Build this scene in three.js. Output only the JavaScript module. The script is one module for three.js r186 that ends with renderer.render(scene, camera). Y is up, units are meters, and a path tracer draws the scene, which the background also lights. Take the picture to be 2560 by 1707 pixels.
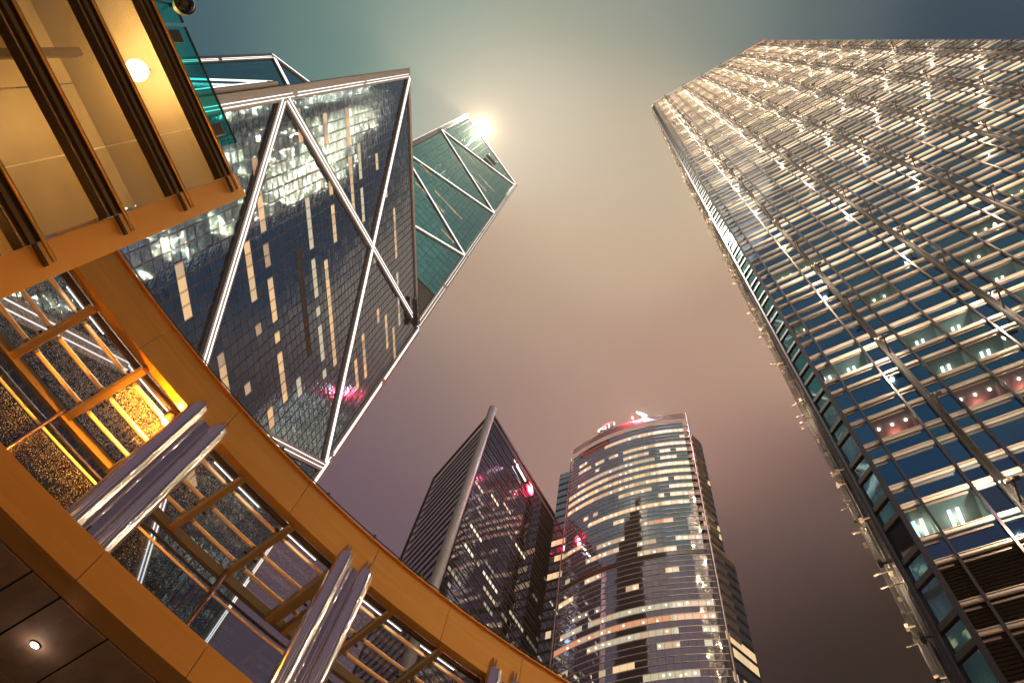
import * as THREE from 'three';
import { mergeGeometries } from 'three/addons/utils/BufferGeometryUtils.js';
import { RectAreaLightUniformsLib } from 'three/addons/lights/RectAreaLightUniformsLib.js';
import { RoundedBoxGeometry } from 'three/addons/geometries/RoundedBoxGeometry.js';

// ---------------------------------------------------------------- camera, sky, sun, exposure
const W = 1024, H = 682;
const scene = new THREE.Scene();
const FPX = 1706.7, CX = 1280, CY = 853.5;                       // the photograph's lens in its own pixels (2560 x 1707)
const EYE = new THREE.Vector3(0, 1.6, 0);
const camera = new THREE.PerspectiveCamera(2 * Math.atan(CY / FPX) * 180 / Math.PI, W / H, 0.1, 4000);
const UPC = new THREE.Vector3(1538 - CX, CY - 100, -FPX).normalize();   // zenith as seen in the photograph
const fwd = new THREE.Vector3(0, 0, -1);
const flat = fwd.clone().addScaledVector(UPC, -fwd.dot(UPC)).normalize();
const side = new THREE.Vector3().crossVectors(flat, UPC);
const c2w = new THREE.Matrix4().set(side.x, side.y, side.z, 0, UPC.x, UPC.y, UPC.z, 0, -flat.x, -flat.y, -flat.z, 0, 0, 0, 0, 1);
camera.position.copy(EYE);
camera.quaternion.setFromRotationMatrix(c2w);
camera.updateMatrixWorld();
const rayOf = (px, py) => new THREE.Vector3(px - CX, CY - py, -FPX).normalize().applyMatrix4(c2w);
const w2c = c2w.clone().transpose();
const projected = (p) => { const q = p.clone().sub(EYE).applyMatrix4(w2c); return q.z >= -0.01 ? null : [CX - FPX * q.x / q.z, CY + FPX * q.y / q.z]; };

const renderer = new THREE.WebGLRenderer({ antialias: true });
renderer.setSize(W, H);
renderer.toneMapping = THREE.LinearToneMapping;
renderer.toneMappingExposure = 1.0;
renderer.shadowMap.enabled = true;
renderer.shadowMap.type = THREE.PCFSoftShadowMap;
RectAreaLightUniformsLib.init();

// night sky over a lit city: low cloud glowing beige over the towers, teal and mauve around it
const SKY = [[489, 60, 0x42606b], [760, 60, 0x5a7b7a], [1090, 60, 0x80988f], [1360, 60, 0x919c8e], [1580, 60, 0x8d958b], [1800, 30, 0x77857f], [2070, 40, 0x4f646a], [2400, 30, 0x2c4254],
  [870, 130, 0x6d8c85], [1090, 218, 0xa9b4a4], [1190, 240, 0xc3bfad], [1300, 320, 0xd0c5b1], [1360, 270, 0xd0c7b3], [1470, 380, 0xccbea8], [1580, 270, 0xb8ae98], [1415, 545, 0xc9b298], [1580, 650, 0xc3aa90], [1630, 435, 0xc2b097],
  [1306, 707, 0xb9a088], [1197, 816, 0xac9281], [1415, 870, 0xb29584], [1632, 925, 0xb28f80], [1796, 870, 0xb3937f], [1088, 980, 0x8d7674], [980, 1088, 0x7a6569], [870, 1250, 0x695562], [980, 1306, 0x6a5662],
  [1250, 980, 0x9c8076], [1360, 1088, 0xa08078], [1523, 1034, 0xad8b7c], [1741, 1088, 0xa98477], [1850, 1197, 0x8d6c66], [1959, 1306, 0x64504e], [1850, 1415, 0x624b4b], [2013, 1415, 0x403234], [1959, 1578, 0x2a2024], [2120, 1578, 0x19131a], [2230, 1654, 0x0e0b10], [1088, 1143, 0x826a6b]]
  .map(([x, y, c]) => ({ d: rayOf(x, y), c: new THREE.Color(c) }));
// outside the frame the same bands go on: mauve low down, grey green higher, navy to the east
for (const [az, el, c] of [[90, 38, 0x2a2a34], [125, 38, 0x463f4a], [160, 38, 0x665663], [-165, 38, 0x6a5866], [-130, 38, 0x665964], [-95, 38, 0x5a5460], [-60, 38, 0x5d5260], [90, 62, 0x2c4254], [125, 62, 0x48606a], [160, 62, 0x5d7a78], [-165, 62, 0x5d7a78], [-130, 62, 0x527078], [-95, 62, 0x46626c], [-60, 15, 0x54485a], [0, 15, 0x5a4955], [60, 15, 0x2c262c], [120, 15, 0x3c3640], [180, 15, 0x564a54], [-120, 15, 0x544c56]]) {
  const a = az * Math.PI / 180, e = el * Math.PI / 180; SKY.push({ d: new THREE.Vector3(Math.sin(a) * Math.cos(e), Math.sin(e), -Math.cos(a) * Math.cos(e)), c: new THREE.Color(c) });
}
{
  const cw = 384, ch = 192, coarse = new Float32Array(cw * ch * 3), d = new THREE.Vector3();
  for (let j = 0; j < ch; j++) for (let i = 0; i < cw; i++) {
    const el = (j / (ch - 1) - 0.5) * Math.PI, az = (i / cw - 0.5) * 2 * Math.PI;
    d.set(Math.cos(el) * Math.cos(az), Math.sin(el), Math.cos(el) * Math.sin(az));
    let r = 0, g = 0, b = 0, s = 0;
    for (const q of SKY) { const c = 2 - 2 * d.dot(q.d), k = Math.exp(-c / 0.0065) + 2e-4 * Math.exp(-c / 0.03) + 1e-9 / (c * c * c * c + 1e-4); r += k * q.c.r; g += k * q.c.g; b += k * q.c.b; s += k; }
    coarse.set([r / s, g / s, b / s], (j * cw + i) * 3);
  }
  { const t = coarse.slice(coarse.length - 3); for (let k = 0; k < coarse.length / 2 - cw * 3; k += 3) coarse.set(t, k); }
  const w = 2048, h = 1024, data = new Float32Array(w * h * 4);
  for (let j = 0; j < h; j++) { const y = (j + 0.5) / h * (ch - 1), y0 = Math.min(ch - 2, y | 0), fy = y - y0; for (let i = 0; i < w; i++) { const x = (i + 0.5) / w * cw, x0 = x | 0, fx = x - x0, x1 = (x0 + 1) % cw, at = (j * w + i) * 4; for (let k = 0; k < 3; k++) data[at + k] = (coarse[(y0 * cw + x0) * 3 + k] * (1 - fx) + coarse[(y0 * cw + x1) * 3 + k] * fx) * (1 - fy) + (coarse[(y0 * cw + cw + x0) * 3 + k] * (1 - fx) + coarse[(y0 * cw + cw + x1) * 3 + k] * fx) * fy; data[at + 3] = 1; } }
  const t = new THREE.DataTexture(data, w, h, THREE.RGBAFormat, THREE.FloatType);
  t.mapping = THREE.EquirectangularReflectionMapping; t.magFilter = t.minFilter = THREE.LinearFilter; t.wrapS = THREE.RepeatWrapping; t.needsUpdate = true;
  scene.background = t; scene.environment = t;
}
const moon = new THREE.DirectionalLight(0xffe2c4, 0.06);          // night: what is left of a sun behind the cloud
moon.position.set(-60, 300, 40); moon.castShadow = true; moon.shadow.radius = 30;
moon.shadow.camera.left = moon.shadow.camera.bottom = -200; moon.shadow.camera.right = moon.shadow.camera.top = 200; moon.shadow.camera.far = 800;
scene.add(moon);

// ---------------------------------------------------------------- helpers
let seed = 20240611;
const rnd = () => { seed = (seed * 1664525 + 1013904223) >>> 0; return seed / 4294967296; };
const rr = (a, b) => a + (b - a) * rnd();
const V = (x, y, z) => new THREE.Vector3(x, y, z);
const YUP = V(0, 1, 0);
const taken = new Map();
function numbered(n) { const k = taken.get(n) || 0; taken.set(n, k + 1); return k ? `${n}_${String(k).padStart(3, '0')}` : n; }
function shade(o) { o.castShadow = o.receiveShadow = true; return o; }
function part(name, geo, mat, parent) { const m = shade(new THREE.Mesh(geo, mat)); m.name = name; parent.add(m); return m; }
function grp(name, parent) { const g = new THREE.Group(); g.name = name; parent.add(g); return g; }
function thing(name, label, category, group) { const g = new THREE.Group(); g.name = numbered(name); g.userData = { label, category }; if (group) g.userData.group = group; scene.add(g); return g; }
function single(name, geo, mat, label, category, group) { const m = shade(new THREE.Mesh(geo, mat)); m.name = numbered(name); m.userData = { label, category }; if (group) m.userData.group = group; scene.add(m); return m; }
const UNIT = new THREE.BoxGeometry(1, 1, 1);
const CYL = new THREE.CylinderGeometry(1, 1, 1, 20), CYL8 = new THREE.CylinderGeometry(1, 1, 1, 8);
const basis = (x, y, z, p) => new THREE.Matrix4().makeBasis(x, y, z).setPosition(p);
// matrix of a bar from a to b: length along local y, width along `across`, depth along the third axis
function barMatrix(a, b, w, d, out) {
  const y = b.clone().sub(a), L = y.length(); y.divideScalar(L);
  const x = new THREE.Vector3().crossVectors(y, out).normalize(), z = new THREE.Vector3().crossVectors(x, y);
  return basis(x.multiplyScalar(w), y.multiplyScalar(L), z.multiplyScalar(d), a.clone().add(b).multiplyScalar(0.5));
}
const righted = (m) => { if (m.determinant() < 0) { const e = m.elements; e[0] *= -1; e[1] *= -1; e[2] *= -1; } return m; };
function place(m, mat4) { righted(mat4).decompose(m.position, m.quaternion, m.scale); return m; }
const bar = (name, parent, mat, a, b, w, d, out, geo = UNIT) => place(part(name, geo, mat, parent), barMatrix(a, b, w, d, out));
const rod = (name, parent, mat, a, b, r, geo = CYL) => { const o = Math.abs(b.y - a.y) > 0.9 * a.distanceTo(b) ? V(1, 0, 0) : YUP; return place(part(name, geo, mat, parent), barMatrix(a, b, r, r, o)); };
class Batch {                                                     // collects transformed copies of a geometry into one mesh
  constructor() { this.list = []; }
  add(geo, m) { this.list.push(geo.clone().applyMatrix4(righted(m))); return this; }
  bar(a, b, w, d, out, geo = UNIT) { return this.add(geo, barMatrix(a, b, w, d, out)); }
  build(name, mat, parent, kind) { if (!this.list.length) return null; const m = part(name, mergeGeometries(this.list.map((g) => (g.index ? g.toNonIndexed() : g))), mat, parent); if (kind) m.userData.kind = kind; return m; }
}
class Frame {                                                     // a facade: origin on the ground, run along it, outward normal
  constructor(ax, az, bx, bz, toward = EYE) {
    this.o = V(ax, 0, az); this.u = V(bx - ax, 0, bz - az); this.len = this.u.length(); this.u.divideScalar(this.len);
    this.n = V(-this.u.z, 0, this.u.x); if (this.n.dot(toward.clone().sub(this.o)) < 0) this.n.negate();
  }
  at(s, y, out = 0) { return this.o.clone().addScaledVector(this.u, s).addScaledVector(this.n, out).setY(y); }
}
// a pane standing in a frame: thin box of size w x h, tilted by small angles
function paneMatrix(F, s, y, w, h, out, tx = 0, ty = 0, th = 0.04) {
  const n = F.n.clone().addScaledVector(F.u, tx).addScaledVector(YUP, ty).normalize();
  const u = F.u.clone().addScaledVector(n, -F.u.dot(n)).normalize(), v = new THREE.Vector3().crossVectors(n, u);
  if (v.y < 0) { v.negate(); u.negate(); }
  return basis(u.multiplyScalar(w), v.multiplyScalar(h), n.multiplyScalar(th), F.at(s, y, out));
}
const score = (p) => { const q = projected(p); if (!q || q[0] < -40 || q[0] > 2600 || q[1] < -40 || q[1] > 1747) return 0; return 1 / p.distanceToSquared(EYE); };
// the pieces that show largest become parts of their own, the rest one part
function pieces(parent, name, restName, list, most, geos) {
  list.forEach((q) => { q.sc = q.area * score(V(0, 0, 0).setFromMatrixPosition(q.m)) * (q.vis ?? 1); });
  const order = [...list].sort((a, b) => b.sc - a.sc), rest = new Map();
  order.forEach((q, i) => {
    const g = q.geo || geos[i % geos.length];
    if (i < most && q.sc > 0) place(part(name, g, q.mat, parent), q.m);
    else { if (!rest.has(q.mat)) rest.set(q.mat, new Batch()); rest.get(q.mat).add(g, q.m); }
  });
  let k = 0;
  for (const [mat, b] of rest) b.build(restName + (k++ ? `_${String(k).padStart(3, '0')}` : ''), mat, parent, 'stuff');
}
function noiseTexture(n, f, oct = 4, contrast = 1) {              // tileable value noise
  const data = new Uint8Array(n * n * 4), grids = [];
  for (let o = 0; o < oct; o++) { const k = f << o, g = new Float32Array(k * k); for (let i = 0; i < g.length; i++) g[i] = rnd(); grids.push([k, g]); }
  const sm = (t) => t * t * (3 - 2 * t);
  for (let j = 0; j < n; j++) for (let i = 0; i < n; i++) {
    let v = 0, a = 1, t = 0;
    for (const [k, g] of grids) { const x = i / n * k, y = j / n * k, x0 = Math.floor(x), y0 = Math.floor(y), fx = sm(x - x0), fy = sm(y - y0), G = (p, q) => g[(q % k) * k + (p % k)]; v += a * ((G(x0, y0) * (1 - fx) + G(x0 + 1, y0) * fx) * (1 - fy) + (G(x0, y0 + 1) * (1 - fx) + G(x0 + 1, y0 + 1) * fx) * fy); t += a; a *= 0.5; }
    const c = Math.max(0, Math.min(255, ((v / t - 0.5) * contrast + 0.5) * 255));
    data.set([c, c, c, 255], (j * n + i) * 4);
  }
  const tex = new THREE.DataTexture(data, n, n); tex.wrapS = tex.wrapT = THREE.RepeatWrapping; tex.magFilter = tex.minFilter = THREE.LinearFilter; tex.needsUpdate = true; return tex;
}
const tinted = (src, lo, hi) => { const d = src.image.data, o = new Uint8Array(d.length), a = new THREE.Color().setRGB(...lo), b = new THREE.Color().setRGB(...hi), c = new THREE.Color(); for (let i = 0; i < d.length; i += 4) { c.copy(a).lerp(b, d[i] / 255).convertLinearToSRGB(); o[i] = c.r * 255; o[i + 1] = c.g * 255; o[i + 2] = c.b * 255; o[i + 3] = 255; } const t = new THREE.DataTexture(o, src.image.width, src.image.height); t.wrapS = t.wrapT = THREE.RepeatWrapping; t.magFilter = t.minFilter = THREE.LinearFilter; t.colorSpace = THREE.SRGBColorSpace; t.needsUpdate = true; return t; };
const repeated = (t, x, y) => { const c = t.clone(); c.repeat.set(x, y); c.needsUpdate = true; return c; };
const std = (r, g, b, rough, metal = 0, extra = {}) => new THREE.MeshStandardMaterial({ color: new THREE.Color().setRGB(r, g, b), roughness: rough, metalness: metal, ...extra });
const glow = (r, g, b, k) => new THREE.MeshStandardMaterial({ color: new THREE.Color().setRGB(0.4, 0.4, 0.4), emissive: new THREE.Color().setRGB(r, g, b), emissiveIntensity: k, roughness: 0.6 });
const WAVE = noiseTexture(256, 2, 3), GRAIN = noiseTexture(256, 16, 4), CLOUD = noiseTexture(256, 4, 5, 1.6);
const lamp = (parent, p, color, I, dist = 0, radius = 4) => { const l = new THREE.PointLight(color, I, dist, 2); l.position.copy(p); l.castShadow = true; l.shadow.radius = radius; parent.add(l); return l; };
// glass pane geometry in variants, each with its own stretch of the waviness
const PANES = Array.from({ length: 5 }, () => { const g = UNIT.clone(), uv = g.attributes.uv, a = rnd(), b = rnd(); for (let i = 0; i < uv.count; i++) uv.setXY(i, uv.getX(i) * 0.9 + a, uv.getY(i) * 0.9 + b); return g; });

const M = {
  asphalt: std(0.05, 0.05, 0.052, 0.9, 0, { bumpMap: repeated(GRAIN, 600, 600), bumpScale: 0.004 }),
  paving: std(1, 1, 1, 0.75, 0, { map: repeated(tinted(GRAIN, [0.14, 0.13, 0.12], [0.24, 0.22, 0.2]), 1, 1) }),
  bronze: std(1, 1, 1, 0.3, 0.62, { map: repeated(tinted(noiseTexture(256, 8, 5, 0.8), [0.5, 0.23, 0.035], [0.66, 0.31, 0.05]), 0.12, 1.6), bumpMap: repeated(GRAIN, 0.15, 4), bumpScale: 0.0006 }),
  brass: std(0.75, 0.5, 0.22, 0.28, 0.9),
  darkBronze: std(0.06, 0.042, 0.026, 0.35, 0.7),
  steel: std(0.8, 0.76, 0.78, 0.09, 1),
  soffit: std(1, 1, 1, 0.75, 0, { map: tinted(CLOUD, [0.17, 0.12, 0.09], [0.23, 0.165, 0.13]) }),
  black: std(0.012, 0.011, 0.012, 0.7),
  frame: std(0.05, 0.045, 0.06, 0.35, 0.6),
  alu: std(1, 1, 1, 0.5, 0.15, { map: tinted(CLOUD, [0.19, 0.17, 0.17], [0.25, 0.225, 0.225]) }),
  teal: std(0.16, 0.3, 0.32, 0.06, 1, { bumpMap: WAVE, bumpScale: 0.006 }),
  led: glow(1, 0.96, 0.92, 1.7),
};
function glassMat(r, g, b, bump, rough = 0.04) { return std(r, g, b, rough, 1, { bumpMap: WAVE, bumpScale: bump }); }

// ---------------------------------------------------------------- ground
{
  const g = part('ground', new THREE.PlaneGeometry(3000, 3000), M.asphalt, scene); g.rotation.x = -Math.PI / 2; g.userData = { kind: 'structure', label: 'dark asphalt street ground between the towers', category: 'ground' };
  const p = part('plaza', new THREE.CircleGeometry(24.4, 64), M.paving, scene); p.rotation.x = -Math.PI / 2; p.position.set(10.74, 0.12, 11.49); p.userData = { kind: 'structure', label: 'round stone paved plaza inside the curved pavilion', category: 'paving' };
  const uv = p.geometry.attributes.uv; for (let i = 0; i < uv.count; i++) uv.setXY(i, uv.getX(i) * 24, uv.getY(i) * 24);
  const k = part('kerb', new THREE.CylinderGeometry(24.6, 24.6, 0.13, 64, 1, true), M.paving, scene); k.position.set(10.74, 0.065, 11.49); k.userData = { kind: 'structure', label: 'low stone kerb round the plaza', category: 'kerb' };
}

// ---------------------------------------------------------------- braced tower (glass prisms with lit white diagonals)
function bracedTower() {
  const T = thing('braced_tower', 'tall prism shaped glass tower with glowing white diagonal braces and sloped tops', 'tower');
  const NL = [-33.956, -15.454], NR = [-19.679, -65.453], FL = [-83.957, -29.732], FR = [-69.68, -79.73], C = [-51.818, -47.592];
  const p3 = (p, y) => V(p[0], y, p[1]);
  const core = std(0.02, 0.022, 0.026, 0.5, 0.2);
  const prism = (a, b, top) => {                                  // one quarter of the square plan with its sloped roof
    const i = (p) => [p[0] + (C[0] - p[0]) * 0.012, p[1] + (C[1] - p[1]) * 0.012], A = i(a), B = i(b);
    const pts = [p3(A, 0), p3(B, 0), p3(C, 0), p3(A, top), p3(B, top), p3(C, top + 22)];
    const idx = [0, 1, 4, 0, 4, 3, 1, 2, 5, 1, 5, 4, 2, 0, 3, 2, 3, 5, 3, 4, 5, 0, 2, 1];
    const g = new THREE.BufferGeometry(); g.setAttribute('position', new THREE.Float32BufferAttribute(idx.flatMap((k) => pts[k].toArray()), 3)); g.setAttribute('uv', new THREE.Float32BufferAttribute(idx.flatMap(() => [0, 0]), 2)); g.computeVertexNormals();
    part('prism_core', g, core, T);
  };
  prism(NL, NR, 131); prism(FL, NL, 79); prism(FR, FL, 184); prism(NR, FR, 291);
  const near = new Frame(...NL, ...NR), wallR = new Frame(...NR, ...C), left = new Frame(...NL, ...FL), wallL = new Frame(...FL, ...C);
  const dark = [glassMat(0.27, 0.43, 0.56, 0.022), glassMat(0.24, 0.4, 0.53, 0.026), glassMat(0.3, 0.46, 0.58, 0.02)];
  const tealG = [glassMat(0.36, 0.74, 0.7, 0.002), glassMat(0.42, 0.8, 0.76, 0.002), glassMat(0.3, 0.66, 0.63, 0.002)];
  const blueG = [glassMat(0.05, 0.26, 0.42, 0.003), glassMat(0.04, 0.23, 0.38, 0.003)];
  const lit = [glow(1, 0.6, 0.24, 0.55), glow(1, 0.66, 0.32, 0.4), glow(0.95, 0.55, 0.3, 0.22), glow(0.8, 0.85, 0.62, 0.34), glow(1, 0.56, 0.22, 0.38), glow(1, 0.68, 0.36, 0.3), glow(0.8, 0.5, 0.3, 0.14)];
  const louvre = std(0.012, 0.01, 0.011, 0.8);
  const FH = 3.96, D = 1.3333, base = 66.2 - FH * 10;
  // lit stretches of window rows on the near face: [from, to, height, tone]
  const rows = [[13.9, 39.3, 82.3, 3], [14, 25.6, 66.4, 0], [15.9, 36, 70.2, 0], [16.6, 20.7, 90.3, 1], [22, 39, 86.3, 0], [3.6, 20.6, 98.6, 1], [20, 25.2, 95, 0], [11.8, 14.2, 110.5, 1], [18.9, 22.2, 114.3, 0], [9.4, 21.4, 102.6, 3], [22.9, 32, 118.5, 1], [39.2, 46, 98.6, 0], [36.8, 39.6, 106.5, 2], [40.4, 46.9, 110.5, 0], [44.4, 50.6, 113.8, 1], [35.3, 46.7, 117.9, 3], [41.8, 47.4, 94.4, 0], [33.4, 37.8, 66.4, 0], [35.2, 37.2, 74.2, 3], [32.2, 35, 84, 2], [13.4, 21.6, 54.6, 0], [5.7, 14, 70.2, 2], [4.4, 14.2, 90.3, 1], [24, 30, 58.3, 0], [2, 8, 62.3, 1], [30, 34, 50, 0], [8, 12, 42.7, 2], [28, 31, 62.3, 2], [2, 6, 82.3, 2], [26, 29, 106.5, 2]];
  const isLit = (s, y) => rows.find(([a, b, h]) => s > a && s < b && Math.abs(y - 0.6 - h) < 1.0);
  const list = [];
  const grid = (F, s0, s1, y0, yTop, mats, litFn, tilt, vis) => {
    for (let k = 0; ; k++) {
      const y = base + k * FH / 3; if (y < y0) continue; if (y > 320) break;
      for (let i = 0; i < Math.ceil((s1 - s0) / D); i++) {
        const s = s0 + (i + 0.5) * D; if (s > s1 - 0.3 || y + FH / 6 > yTop(s) - 0.7) continue;
        const L = k % 3 === 0 && litFn && litFn(s, y + FH / 6);
        list.push({ m: paneMatrix(F, s, y + FH / 6, D - 0.03, FH / 3 - 0.03, 0.12, rr(-tilt, tilt), rr(-tilt, tilt)), mat: L || mats[(rnd() * mats.length) | 0], area: 1.7, vis });
      }
    }
  };
  grid(near, 0, 52, 20, () => 131, dark, (s, y) => { if (Math.abs(y - 0.6 - 78.1) < 1 && s > 19.2 && s < 33) return louvre; const r = isLit(s, y); return r && (rnd() < 0.9 ? lit[rnd() < 0.45 ? r[3] : r[3] === 3 ? (rnd() < 0.8 ? 3 : 6) : [0, 1, 4, 5, 6][(rnd() * 5) | 0]] : null); }, 0.008, 1);
  pieces(T, 'window_pane', 'window_panes', list.splice(0), 300, PANES);
  const diagLit = (s, y) => (Math.abs(y - 0.7 - 239.6) < 0.8 && s > 24 && s < 35) || (Math.abs(y - 0.7 - 223) < 0.9 && s > 20 && s < 29.4) || (Math.abs(y - 0.7 - 248.5) < 0.8 && s > 8 && s < 24) || (Math.abs(y - 0.7 - 256.5) < 0.8 && s > 6 && s < 14.5) || (Math.abs(y - 0.7 - 264.5) < 0.8 && s > 18 && s < 24) || (Math.abs(y - 0.7 - 272.8) < 0.8 && s > 10.5 && s < 14.5) || (Math.abs(y - 0.7 - 205) < 0.9 && s > 8 && s < 20) || (Math.abs(y - 0.7 - 197) < 0.9 && s > 14 && s < 26) || (Math.abs(y - 0.7 - 185) < 0.9 && s > 5 && s < 11) || (Math.abs(y - 0.7 - 213) < 0.9 && s > 24 && s < 30) ? lit[rnd() < 0.6 ? 2 : 1] : null;
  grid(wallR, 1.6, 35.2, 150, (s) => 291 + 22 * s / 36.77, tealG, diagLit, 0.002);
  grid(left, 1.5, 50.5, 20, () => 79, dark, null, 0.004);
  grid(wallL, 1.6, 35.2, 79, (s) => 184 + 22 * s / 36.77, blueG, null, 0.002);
  for (const q of list) q.sc = 0;
  pieces(T, 'window_pane', 'upper_window_panes', list, 0, PANES);
  // mullions: double thin lines up the wall, single ones along the floors
  const thin = std(0.09, 0.065, 0.08, 0.4, 0.4);
  for (let i = 0; i <= 39; i++) for (const o of [-0.06, 0.06]) bar('mullion', T, thin, near.at(i * D + o, 20, 0.15), near.at(i * D + o, 129.4, 0.15), 0.022, 0.05, near.n);
  const tb = new Batch();
  for (let k = 0; k < 85; k++) { const y = base + k * FH / 3; if (y > 21 && y < 130) bar('transom', T, thin, near.at(1.6, y, 0.15), near.at(50.4, y, 0.15), 0.03, 0.05, near.n); }
  for (let i = 1; i <= 13; i++) { const s = 1.6 + i * 2.6667, top = 291 + 22 * s / 36.77 - 1.4; tb.bar(wallR.at(s, 150, 0.16), wallR.at(s, top, 0.16), 0.1, 0.06, wallR.n); }
  for (let k = 30; k < 190; k++) { const y = base + k * FH / 3; if (k % 3 === 0 && y > 152 && y < 288) tb.bar(wallR.at(1.6, y, 0.15), wallR.at(35.2, y, 0.15), 0.07, 0.06, wallR.n); }
  tb.build('upper_mullions', M.frame, T, 'stuff');
  // clad braces with two lines of light each
  const brace = (F, s0, y0, s1, y1, w, d, off, out = 0.3, ledW = 0.07) => {
    const a = F.at(s0, y0, out), b = F.at(s1, y1, out), dir = b.clone().sub(a).normalize(), acr = new THREE.Vector3().crossVectors(dir, F.n).normalize();
    const g = bar('brace', T, M.alu, a, b, w, d, F.n);
    for (const o of off) { const q = acr.clone().multiplyScalar(o).addScaledVector(F.n, d / 2 + 0.05); bar('led_tube', T, M.led, a.clone().add(q).addScaledVector(dir, 0.6), b.clone().add(q).addScaledVector(dir, -0.6), ledW, 0.1, F.n); }
    return g;
  };
  const col = (F, s, y0, y1, sgn, leds = [0.08, 0.44]) => { bar('corner_column', T, M.alu, F.at(s + sgn * 0.8, y0, 0.26), F.at(s + sgn * 0.8, y1, 0.26), 1.62, 0.5, F.n); const n = Math.max(1, Math.round((y1 - y0) / 26)); for (const o of leds) for (let k = 0; k < n; k++) bar('led_tube', T, M.led, F.at(s + sgn * (0.8 + o), y0 + (y1 - y0) * k / n + rr(0.3, 0.9), 0.56), F.at(s + sgn * (0.8 + o), y0 + (y1 - y0) * (k + 1) / n - rr(0.2, 1.2), 0.56), 0.07, 0.1, F.n); };
  for (const y of [27, 79]) { brace(near, 1, y, 51, y + 52, 1.4, 0.46, [-0.28, 0.28]); brace(near, 1, y + 52, 51, y, 1.4, 0.42, [-0.28, 0.28], 0.29); }
  col(near, 0, 8, 130.6, 1); col(near, 52, 8, 130.6, -1);
  bar('top_edge', T, M.alu, near.at(0, 130.4, 0.2), near.at(52, 130.4, 0.2), 1.2, 0.4, near.n);
  brace(wallR, 0.8, 131, 36, 157, 1.2, 0.44, [-0.2, 0.2], 0.3, 0.1);
  for (const y of [157, 209, 261]) { brace(wallR, 36, y, 0.8, y + 27, 1.2, 0.44, [-0.2, 0.2], 0.3, 0.1); if (y < 261) brace(wallR, 0.8, y + 27, 36, y + 52, 1.2, 0.42, [-0.2, 0.2], 0.29, 0.1); }
  col(wallR, 0, 131.5, 290, 1, [-0.35, 0.3]); col(wallR, 36.77, 154, 311, -1, [-0.75]);
  bar('top_edge', T, M.alu, wallR.at(0, 290.4, 0.2), wallR.at(36.77, 312.4, 0.2), 1.3, 0.5, wallR.n);
  bar('led_tube', T, M.led, wallR.at(1, 291.2, 0.5), wallR.at(18, 301.3, 0.5), 0.2, 0.15, wallR.n);
  brace(wallL, 1, 184, 36, 158, 1.6, 0.44, [-0.28, 0.28], 0.3, 0.24);
  col(wallL, 0, 79, 183.4, 1, [0.1, 0.5]);
  bar('top_edge', T, M.alu, wallL.at(0, 183.6, 0.2), wallL.at(36.77, 205.6, 0.2), 1.3, 0.5, wallL.n);
  bar('led_tube', T, M.led, wallL.at(0.2, 184.6, 0.5), wallL.at(36, 206.3, 0.5), 0.24, 0.15, wallL.n);
  col(left, 0, 8, 78.6, 1, [0]); bar('led_tube', T, M.led, left.at(1, 79.2, 0.4), left.at(51, 79.2, 0.4), 0.26, 0.2, left.n);
  for (const [p, y, h] of [[NL, 131, 1.6], [FL, 184, 2.4], [NR, 291, 2], [C, 313, 3]]) rod('lightning_rod', T, M.frame, p3(p, y), p3(p, y + h), 0.07, CYL8);
  // cleaning cradles hang on the walls
  const cradle = (F, s, y, k, label) => {
    const g = thing('cleaning_cradle', label, 'cradle', 'window cleaning cradles on the braced tower');
    const a = (x, h, o) => F.at(s + x * k, y + h * k, o * k);
    const steel = std(0.03, 0.03, 0.035, 0.5, 0.5), sheet = std(0.32, 0.32, 0.26, 0.5, 0.2);
    bar('floor', g, steel, a(-2.6, 0, 1), a(2.6, 0, 1), 1, 0.12 * k, YUP);
    for (const [o, h] of [[0.55, 1.1], [1.45, 1.1], [0.55, 0.55], [1.45, 0.55]]) bar('rail', g, steel, a(-2.6, h, o), a(2.6, h, o), 0.1 * k, 0.1 * k, YUP);
    for (const x of [-2.6, -1.3, 0, 1.3, 2.6]) { bar('post', g, steel, a(x, 0, 1.45), a(x, 1.1, 1.45), 0.1 * k, 0.1 * k, F.n); if (x < 2.6) bar('side_sheet', g, sheet, a(x + 0.65, 0.12, 1.42), a(x + 0.65, 0.95, 1.42), 0.95 * k, 0.04, F.n); }
    for (const x of [-2.2, 2.2]) { rod('cable', g, steel, a(x, 1.1, 1), a(x, 6, 0.9), 0.05 * k, CYL8); bar('hoist', g, steel, a(x, 0.1, 1), a(x, 1.6, 1), 0.5 * k, 0.5 * k, F.n); }
    return g;
  };
  cradle(near, 45.5, 126, 1.1, 'dark steel cleaning cradle at the corner below the lower roof edge of the braced tower');
  cradle(wallR, 15, 284.5, 1.0, 'dark steel cleaning cradle high on the upper wall of the braced tower');
  // the flood lamp on the highest roof
  const b = thing('roof_lamp', 'blinding white flood lamp on the highest roof of the braced tower', 'lamp');
  const lp = wallR.at(27.6, 311.5, 1.6);
  bar('arm', b, M.frame, wallR.at(27.6, 308.4, 0.3), lp.clone().add(V(0, -0.5, 0)), 0.14, 0.14, YUP);
  place(part('lamp_bulb', new THREE.SphereGeometry(0.24, 16, 12), glow(1, 0.96, 0.88, 400), b), new THREE.Matrix4().setPosition(lp));
  lamp(b, lp, 0xfff0dc, 150000);
}
bracedTower();

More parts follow.
